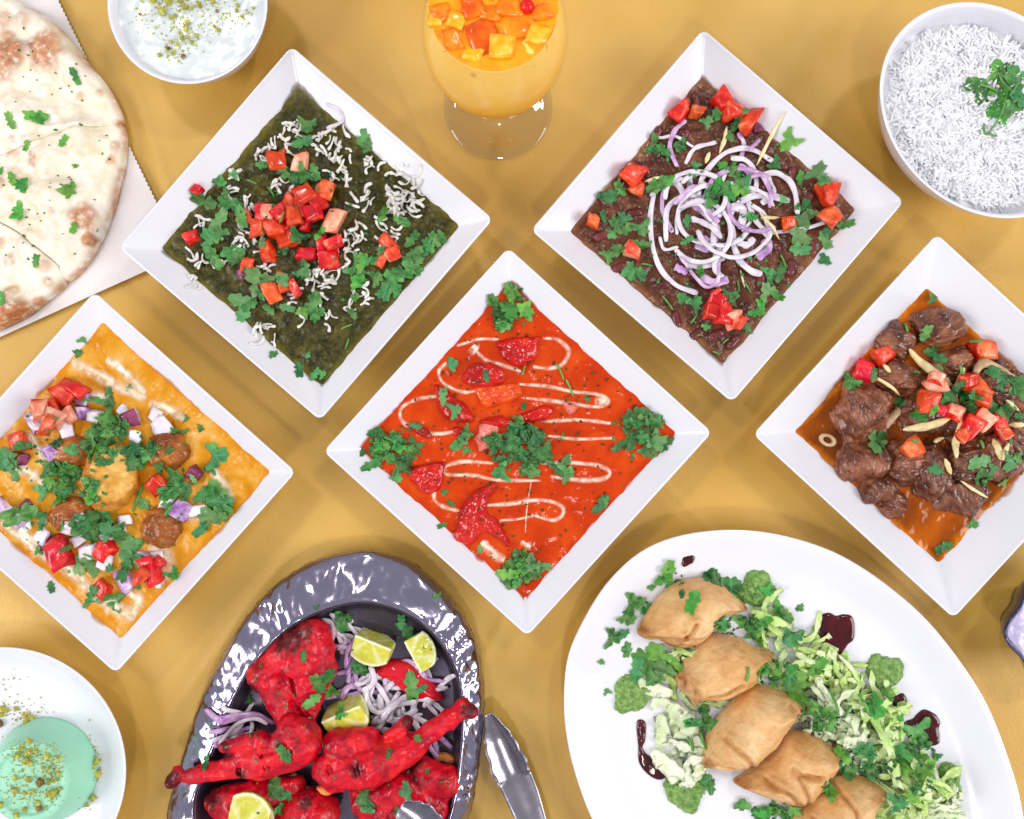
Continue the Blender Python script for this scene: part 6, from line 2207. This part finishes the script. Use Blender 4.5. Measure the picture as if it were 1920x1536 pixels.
samosa([(345, 455), (385, 375), (440, 305), (505, 258), (590, 235), (670, 250), (740, 300), (804, 360), (770, 380), (715, 400), (690, 430), (620, 492), (560, 525), (480, 520), (430, 490), (380, 488)], 62, 'golden fried samosa at the top of the row',
       [[(380, 470), (450, 470), (525, 450), (560, 400)], [(525, 450), (590, 470), (650, 450)]], [(350, 455), (798, 360), (480, 505), (560, 520)])
samosa([(500, 640), (530, 590), (575, 535), (605, 490), (660, 470), (760, 480), (830, 520), (880, 530), (914, 552), (890, 577), (855, 600), (840, 660), (770, 712), (690, 742), (615, 738), (580, 768), (548, 722), (515, 690)], 64, 'pale fried samosa, second from the top of the row',
       [[(510, 625), (565, 668), (592, 745)], [(600, 715), (680, 690), (745, 650)]], [(580, 760), (905, 552), (510, 650)])
samosa([(602, 1002), (625, 920), (660, 840), (720, 770), (780, 700), (850, 680), (930, 700), (1000, 725), (1047, 765), (1000, 800), (962, 850), (930, 910), (880, 960), (800, 1015), (700, 1022)], 70, 'golden fried samosa in the middle of the row',
       [[(690, 865), (760, 925), (805, 1005)], [(620, 960), (720, 985)], [(950, 740), (980, 780), (955, 830)]], [(606, 1000), (1040, 765), (800, 1005)])
samosa([(745, 1080), (800, 1040), (860, 1000), (905, 955), (950, 890), (1020, 868), (1090, 885), (1150, 920), (1227, 942), (1190, 985), (1150, 1040), (1105, 1100), (1050, 1150), (970, 1167), (880, 1142), (800, 1112)], 68, 'cracked golden samosa, second from the bottom of the row',
       [[(960, 985), (995, 1060), (1020, 1145)], [(860, 1040), (940, 1080), (985, 1130)], [(985, 1000), (1060, 1010)]], [(750, 1080), (1220, 942), (985, 1155)])
samosa([(1000, 1195), (1060, 1150), (1120, 1100), (1170, 1062), (1250, 1055), (1320, 1075), (1378, 1100), (1340, 1170), (1320, 1230), (1310, 1330), (1200, 1400), (1060, 1380), (980, 1290)], 66, 'fried samosa cut by the bottom picture edge',
       [[(1150, 1080), (1200, 1150), (1190, 1240)], [(1050, 1200), (1130, 1240)]], [(1370, 1105), (1330, 1130)])
bunch('M', 'M', 770, 425, 100, 45, 11, 30, 'between the first and second samosa', ('leaf', 'leaf_bright', 'leaf_bright'), 40)
bunch('M', 'M', 890, 620, 60, 50, 6, 32, 'beside the second samosa', ('leaf', 'leaf_bright'), 16)
bunch('M', 'M', 1090, 810, 80, 50, 8, 30, 'beside the third samosa', ('leaf', 'leaf_bright'), 30)
bunch('M', 'M', 600, 805, 50, 50, 6, 30, 'left of the third samosa', ('leaf',), 10)
bunch('M', 'M', 1260, 985, 90, 60, 8, 34, 'beside the fourth samosa', ('leaf', 'leaf_bright', 'leaf_pale'), 26)
bunch('M', 'M', 1470, 1010, 90, 110, 10, 36, 'at the right end of the lettuce', ('leaf', 'leaf_bright'), 34)
bunch('M', 'M', 900, 1185, 90, 35, 8, 36, 'below the fourth samosa', ('leaf', 'leaf_bright'), 20)
bunch('M', 'M', 1130, 1085, 30, 35, 4, 26, 'between the fourth and fifth samosa', ('leaf_bright',), 10)
leaves('M', 'M', [(630, 222, 70), (660, 230, 50), (730, 252, 70), (570, 312, 54, 'b'), (910, 355, 50, 'b'), (945, 375, 44), (962, 470, 70), (990, 665, 90, 'b'), (960, 640, 60), (1075, 590, 54, 'b'), (240, 470, 60), (285, 460, 40), (420, 535, 90, 'b'), (370, 580, 84, 'b'), (330, 610, 60), (300, 520, 48), (440, 600, 60, 'p'),
                  (400, 640, 54), (1000, 345, 30), (395, 264, 26), (190, 572, 26), (1280, 930, 60), (1400, 1150, 60), (765, 1160, 54), (870, 275, 40, 'b'), (820, 300, 24), (1485, 860, 80), (1500, 900, 60), (1415, 800, 30, 'b'), (920, 980, 34), (620, 1060, 50), (640, 1090, 40), (1310, 760, 70, 'b'), (1370, 700, 44, 'b'), (215, 690, 24), (1560, 955, 30, 'b')])
for x, y, a, L in ((788, 620, 1.7, 60), (1195, 770, 2.2, 60), (1130, 720, 1.4, 90), (1260, 740, 1.2, 80), (555, 905, 1.2, 60), (600, 880, 1.3, 60)):
    stick('M', 'M', x, y, L, a, 12)
flush_bits('M', 'finely chopped coriander bits scattered over the samosa plate', (3, 6.5))

# ================================================================== coriander on the rice
leaves('R', 'R', [(1370, 492, 100), (1425, 552, 90), (1500, 395, 90, 'b'), (1565, 395, 80), (1600, 430, 90), (1530, 490, 70, 'b'), (1590, 500, 100), (1625, 560, 90), (1560, 555, 80, 'b'), (1505, 600, 70, 'b'), (1540, 640, 80, 'b'), (1595, 615, 90), (1645, 585, 90), (1500, 655, 60, 'b'), (1470, 520, 50, 'b')])
for pts in ([(1400, 490), (1450, 505), (1520, 530)], [(1540, 560), (1510, 680), (1455, 775)], [(1455, 775), (1430, 770), (1425, 715)], [(1460, 775), (1490, 790)], [(1500, 420), (1530, 480), (1560, 560)], [(1640, 470), (1590, 520), (1560, 560)]):
    strip('R', 'R', pts, 11, 0.0011, 'stick', 'coriander_sprig', 'thin green coriander stem', 'coriander', 'coriander stems', n=10, follow=0.3)

# ================================================================== pistachio on the yogurt and on the mint dessert
for it in ((735, 55, 34), (770, 80, 20), (835, 30, 26), (900, 25, 30), (860, 40, 18), (760, 10, 30), (810, 5, 26), (690, 5, 30), (960, 10, 24), (845, 105, 22), (838, 132, 24), (820, 172, 24), (848, 168, 18), (865, 192, 16), (800, 200, 20), (780, 240, 20), (827, 256, 18, 'd'), (720, 248, 18), (757, 220, 18, 'd'),
           (977, 50, 14, 'd'), (1065, 50, 18), (1090, 75, 16), (1140, 38, 14), (985, 137, 18), (965, 120, 14), (630, 65, 14, 'd'), (790, 75, 16), (885, 160, 16), (720, -30, 36), (800, -40, 40), (880, -30, 36), (930, -10, 24), (1070, 25, 16), (640, 5, 14), (770, 190, 16), (810, 150, 14), (700, 125, 12)):
    px, py = zp('A', it[0], it[1])
    nut('B', px, py, it[2] / 2.4 * 1.25, 'nut_dark' if len(it) > 3 else 'nut')
pts = []
for x, y, sx, sy, n in ((830, 170, 45, 60, 110), (820, 20, 110, 40, 150), (1060, 60, 50, 30, 40), (970, 125, 30, 25, 25), (680, 110, 50, 40, 25), (760, 240, 40, 25, 20)):
    for _ in range(n):
        pts.append(zp('A', random.gauss(x, sx), random.gauss(y, sy)))
pts = [p for p in pts if math.hypot(p[0] - 355, p[1] - 8) < 125]
crumbs('B', 'pistachio_crumbs', 'fine pistachio crumbs sprinkled on the white yogurt', pts, (2.0, 5.5), 'nut')
for it in ((530, 830, 80, 'd'), (720, 945, 34, 'd'), (745, 1000, 40), (790, 1060, 44), (800, 1155, 56), (765, 1110, 34), (760, 1360, 48), (245, 895, 44), (240, 990, 54), (290, 980, 34), (170, 960, 30), (215, 1060, 50), (248, 1082, 40), (390, 1020, 50), (150, 1020, 40), (335, 1230, 66, 'd'), (445, 1310, 70), (420, 1350, 34),
           (310, 1400, 40), (322, 1442, 46, 'd'), (130, 1300, 44), (265, 1315, 44), (205, 1325, 28), (15, 1415, 46), (205, 1450, 36), (140, 1500, 44), (125, 1200, 40), (230, 1210, 36), (480, 1160, 30), (440, 1220, 34), (400, 1230, 26), (490, 1285, 30), (30, 640, 50), (140, 640, 34), (205, 690, 40), (262, 718, 60), (215, 752, 44),
           (10, 760, 54, 'd'), (60, 650, 40), (20, 685, 44), (380, 1340, 30), (350, 1120, 28), (400, 1120, 26), (700, 1420, 34), (720, 1340, 30, 'd'), (470, 1050, 30), (500, 1040, 24)):
    px, py = zp('N', it[0], it[1])
    nut('N', px, py, it[2] / 4.3133 * 1.25, 'nut_dark' if len(it) > 3 else 'nut')
pts = []
for x, y, sx, sy, n in ((250, 1000, 100, 60, 260), (430, 1150, 50, 110, 220), (200, 1280, 120, 110, 240), (100, 640, 130, 50, 90), (220, 730, 60, 40, 50), (770, 1080, 30, 110, 60), (720, 1360, 40, 60, 40), (60, 420, 90, 60, 20)):
    for _ in range(n):
        pts.append(zp('N', random.gauss(x, sx), random.gauss(y, sy)))
crumbs('N', 'pistachio_crumbs', 'fine pistachio crumbs sprinkled on the mint dessert and its plate', pts, (1.4, 4.5), 'nut')

# ================================================================== herbs on the flatbread
leaves('A', 'A', [(172, 525, 60, 'b'), (182, 545, 40, 'b'), (50, 552, 44, 'b'), (332, 330, 42, 'b'), (105, 850, 56, 'b'), (318, 850, 56, 'b'), (85, 938, 66, 'b'), (55, 800, 40, 'b'), (160, 1182, 38, 'b'), (337, 1022, 30, 'b'), (282, 638, 34, 'b'), (120, 655, 30, 'b'), (345, 745, 20, 'b'), (5, 760, 30, 'b'), (435, 1045, 18, 'b'), (10, 1340, 40, 'b')], kinds=(1, 1, 3))
BITS['A'] = [zp('A', random.uniform(0, 500), random.uniform(60, 1300)) for _ in range(70)]
BITS['A'] = [p for p in BITS['A'] if math.hypot((p[0] + 60) / 270, (p[1] - 310) / 290) < 1]
flush_bits('A', 'tiny dried herb bits scattered over the flatbread', (1.2, 3.0), 'leaf_bits')

flush_joined()


# ================================================================== labels: tell small sets of look-alikes apart by their order
def order_labels():
    sets = {}
    for o in COL.objects:
        if o.parent is None and o.get('label') and o.get('kind') is None:
            sets.setdefault(o['label'], []).append(o)
    H2 = {2: ('left', 'right'), 3: ('left', 'middle', 'right'), 4: ('leftmost', 'centre left', 'centre right', 'rightmost')}
    V2 = {2: ('upper', 'lower'), 3: ('upper', 'middle', 'lower'), 4: ('topmost', 'upper middle', 'lower middle', 'bottom')}
    for lb, os_ in sets.items():
        n = len(os_)
        if n not in H2:
            continue
        xs = [o.location.x for o in os_]
        ys = [o.location.y for o in os_]
        if max(xs) - min(xs) >= max(ys) - min(ys):
            ws, od = H2[n], sorted(os_, key=lambda o: o.location.x)
        else:
            ws, od = V2[n], sorted(os_, key=lambda o: -o.location.y)
        if max(len(w.split()) for w in ws) + len(lb.split()) > 16:
            continue
        for w, o in zip(ws, od):
            o['label'] = w + ' ' + lb


order_labels()
